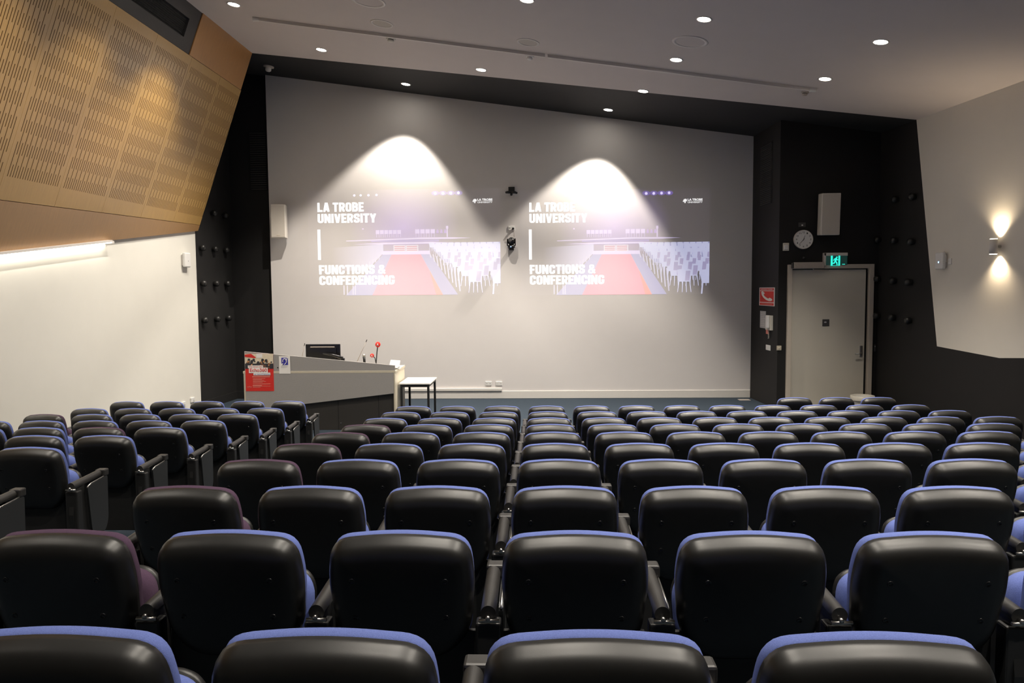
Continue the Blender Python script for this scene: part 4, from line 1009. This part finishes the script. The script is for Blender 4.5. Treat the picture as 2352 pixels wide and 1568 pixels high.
for x_ in (tx0 + .03, tx1 - .03):
    for y_ in (ty0 + .03, ty1 - .03): MB().box((x_, y_, .354), (.035, .035, .708), .003).build('leg', M['steel_black'], t)
pv = atZ(1709, 918, .002)
t = tag(MB().box((pv.x, pv.y, .004), (.22, .16, .008), .002).build('floor_box', M['closer'], loc=(pv.x, pv.y, 0)), 'small grey floor box in the carpet near the right end of the projection wall', 'floor box')

# ------------------------------------------------------------------ theatre seats
TILT = math.radians(13)
def resample(pts, n):
    L = [0.0]
    for a, b in zip(pts, pts[1:] + pts[:1]): L.append(L[-1] + (b - a).length)
    out = []; j = 0
    for k in range(n):
        d = L[-1] * k / n
        while L[j + 1] < d: j += 1
        t_ = (d - L[j]) / max(1e-9, L[j + 1] - L[j]); out.append(pts[j].lerp(pts[(j + 1) % len(pts)], t_))
    return out
def loft(outline, loops, fmap, cap_first=True, bulge=0.0):
    """loops [(inset, depth)] around the outline; the last loop is closed with rings to the centre, the first with one face"""
    outline = resample(outline, 84)
    n = len(outline); c = sum(outline, Vector((0, 0))) / n; b = bmesh.new(); nrm = []
    for i in range(n):
        t_ = (outline[(i + 1) % n] - outline[i - 1]).normalized(); v = Vector((t_.y, -t_.x)); nrm.append(v if v.dot(outline[i] - c) > 0 else -v)
    rings = []
    for ins, d in loops: rings.append([b.verts.new(fmap(*(outline[i] - nrm[i] * ins), d)) for i in range(n)])
    li, ld = loops[-1]; base = [outline[i] - nrm[i] * li for i in range(n)]
    for k in (.75, .45, .15): rings.append([b.verts.new(fmap(*(c + (q - c) * k), ld + bulge * (1 - k * k))) for q in base])
    for r0, r1 in zip(rings, rings[1:]):
        for i in range(n): b.faces.new((r0[i], r0[(i + 1) % n], r1[(i + 1) % n], r1[i]))
    b.faces.new(rings[-1]); b.faces.new(list(reversed(rings[0])))
    mb = MB(); mb.b.free(); mb.b = b; return mb
def back_map(x, s, d): return Vector((x, (SEAT_H - s) * math.sin(TILT) + d * math.cos(TILT), SEAT_H - (SEAT_H - s) * math.cos(TILT) + d * math.sin(TILT)))
BO = rounded([(0, .832), (.207, .812), (.224, .69), (.207, .50), (.13, .415), (-.13, .415), (-.207, .50), (-.224, .69), (-.207, .812)], [.25, .066, .20, .09, .10, .10, .09, .20, .066], 8)
def seat_map(x, s, d): return Vector((x, .20 + d + (s - .5) * .10, s))
SO = rounded([(-.195, .43), (.195, .43), (.208, .645), (-.208, .645)], [.05, .05, .13, .13], 7)
ORG = (0, 0, 0)
def make_seat(fabric, left_arm):
    t = bpy.data.objects.new('theatre_seat', None); COL.objects.link(t)
    sh = loft(BO, [(0, 0), (0, -.016), (.004, -.036), (.013, -.053), (.030, -.066), (.055, -.072)], back_map, bulge=-.006).build('back_shell', M['plastic'], t, smooth=True)
    loft(BO, [(.006, .002), (.003, .009), (.003, .028), (.009, .037), (.030, .045), (.06, .048)], back_map, bulge=.004).build('back_cushion', fabric, t, smooth=True)
    for x, s in ((-.139, .71), (.139, .71), (-.137, .585), (.137, .585)):
        p = back_map(x, s, -.073); n = Vector((0, -math.cos(TILT), -math.sin(TILT)))
        MB().lathe([(.010, -.004), (.010, .0005), (.007, .003), (.006, .001), (0, .001)], p, n, 12).build('bolt', M['glossblack'], sh, smooth=True)
    loft(SO, [(.004, 0), (-.001, -.012), (0, -.035), (.012, -.055), (.04, -.066)], seat_map, bulge=-.006).build('seat_cushion', fabric, t, smooth=True)
    loft(SO, [(0, .002), (0, .016), (.006, .03), (.02, .044), (.05, .052)], seat_map, bulge=.006).build('seat_shell', M['plastic'], t, smooth=True)
    MB().box((0, .17, .40), (.34, .12, .10), .02).box((0, .16, .43), (.40, .04, .04), .004).build('seat_hinge_beam', M['steel_black'], t)
    MB().box((0, .075, .30), (P - .085, .018, .40), .004).build('lower_panel', M['lowpanel'], t)
    for x in ((P / 2, -P / 2) if left_arm else (P / 2,)):
        # pad: half round length, hinge block at its front
        mb = MB(); prof = [(.024 * math.cos(a), .026 * math.sin(a)) for a in [PI * k / 22 for k in range(23)]] + [(-.020, -.012), (.020, -.012)]
        mb.prism([(x + a, .005, .578 + b) for a, b in prof], (0, .30, .012)); A = mb.build('armrest', M['armplastic'], t)
        MB().box((x + .008, .335, .594), (.066, .058, .046), .008).build('hinge_block', M['armplastic'], A)
        MB().tube([(x - .028, -.005, .562), (x + .034, -.005, .562)], .006, 8).tube([(x, .0, .57), (x, -.012, .57)], .008, 8).build('hinge_pin', M['chrome'], A, smooth=True)
        # frame plate and foot
        mb = MB(); mb.prism([(x - .014, .03, .0), (x - .014, .20, .0), (x - .014, .13, .30), (x - .014, .12, .57), (x - .014, .02, .57), (x - .014, -.005, .40)], (.028, 0, 0)); mb.build('side_frame', M['steel_black'], t)
        MB().box((x, .03, .285), (.078, .055, .53), .008).build('pedestal', M['steel_black'], t)
        MB().box((x, .12, .012), (.06, .34, .024), .006).build('foot', M['steel_black'], t)
        # folded writing tablet on the right face
        tb = rounded([(.115, .555), (.345, .572), (.335, .27), (.285, .20), (.15, .235)], [.03, .015, .04, .04, .04], 4)
        mb = MB(); mb.prism([(x + .026, q.x, q.y) for q in tb], (.014, 0, 0)); T_ = mb.build('writing_tablet', M['tablet'], t)
        MB().tube([(x + .034, .118, .545), (x + .034, .16, .562), (x + .034, .33, .576)], .004, 6).build('tablet_edge', M['chrome'], T_, smooth=True)
    return t
ORD = 'first second third fourth fifth sixth seventh eighth ninth tenth eleventh twelfth'.split()
def copy_tree(o, parent=None):
    c = o.copy(); COL.objects.link(c)
    if parent is not None: c.parent = parent
    for ch in list(o.children): copy_tree(ch, c)
    return c
PROTO = {}
USED = set()
def place_seat(fabric, left_arm, x, y, z, label, group):
    key = (fabric, left_arm)
    if key not in PROTO: PROTO[key] = make_seat(M[fabric], left_arm); o = PROTO[key]
    else: o = copy_tree(PROTO[key])
    o.location = (x, y, z); tag(o, label, 'seat', group)
def rowname(i): return 'the nearest row' if i == 0 else ORD[i] + ' row from camera'
LAST = [1, 3, 4, 5, 6, 7, 8, 8, 8, 8, 8]
for i in range(10):
    first = -2 if i == 0 else -3
    for k in range(first, LAST[i] + 1):
        pur = (k == -3 and i <= 6) or (i == 0 and False)
        fab = 'purple' if pur else 'blue'
        if i == 0: lab = 'black theatre seat with bright blue edge, %s of four in the nearest row' % ('leftmost', 'second', 'third', 'rightmost')[k + 2]
        elif k == -3: lab = '%s edged black theatre seat right beside the aisle, %s' % (fab, rowname(i))
        else: lab = 'blue edged black theatre seat, %s, %s seat right of the aisle' % (rowname(i), ORD[k + 3])
        place_seat(fab, k == first, X0 + k * P, row_y(i), FLOORS[i], lab, 'theatre seats right of the aisle')
for j, k in enumerate((6, 7, 8)):
    place_seat('blue', k == 6, X0 + k * P, row_y(10), FLOORS[10] + .008, 'black theatre seat, %s of the short row of three before the door' % ('leftmost', 'middle', 'rightmost')[j], 'theatre seats right of the aisle')
NL = {10: 5, 9: 5, 8: 5, 7: 5, 6: 5, 5: 3, 4: 2, 3: 1}
for i, n in NL.items():
    for k in range(n):
        nm = 'front row' if i == 10 else ORD[10 - i] + ' row back'
        lab = 'dark theatre seat left of the aisle, %s, %s' % (nm, 'right beside the aisle' if k == 0 else ORD[k] + ' from the aisle')
        fab = 'purple' if (i == 8 and k == 4) or (i == 6 and k == 1) else 'blue'
        place_seat(fab, k == n - 1, -3.195 - k * P, row_y(i) - .10, FLOORS[i], lab, 'theatre seats left of the aisle')
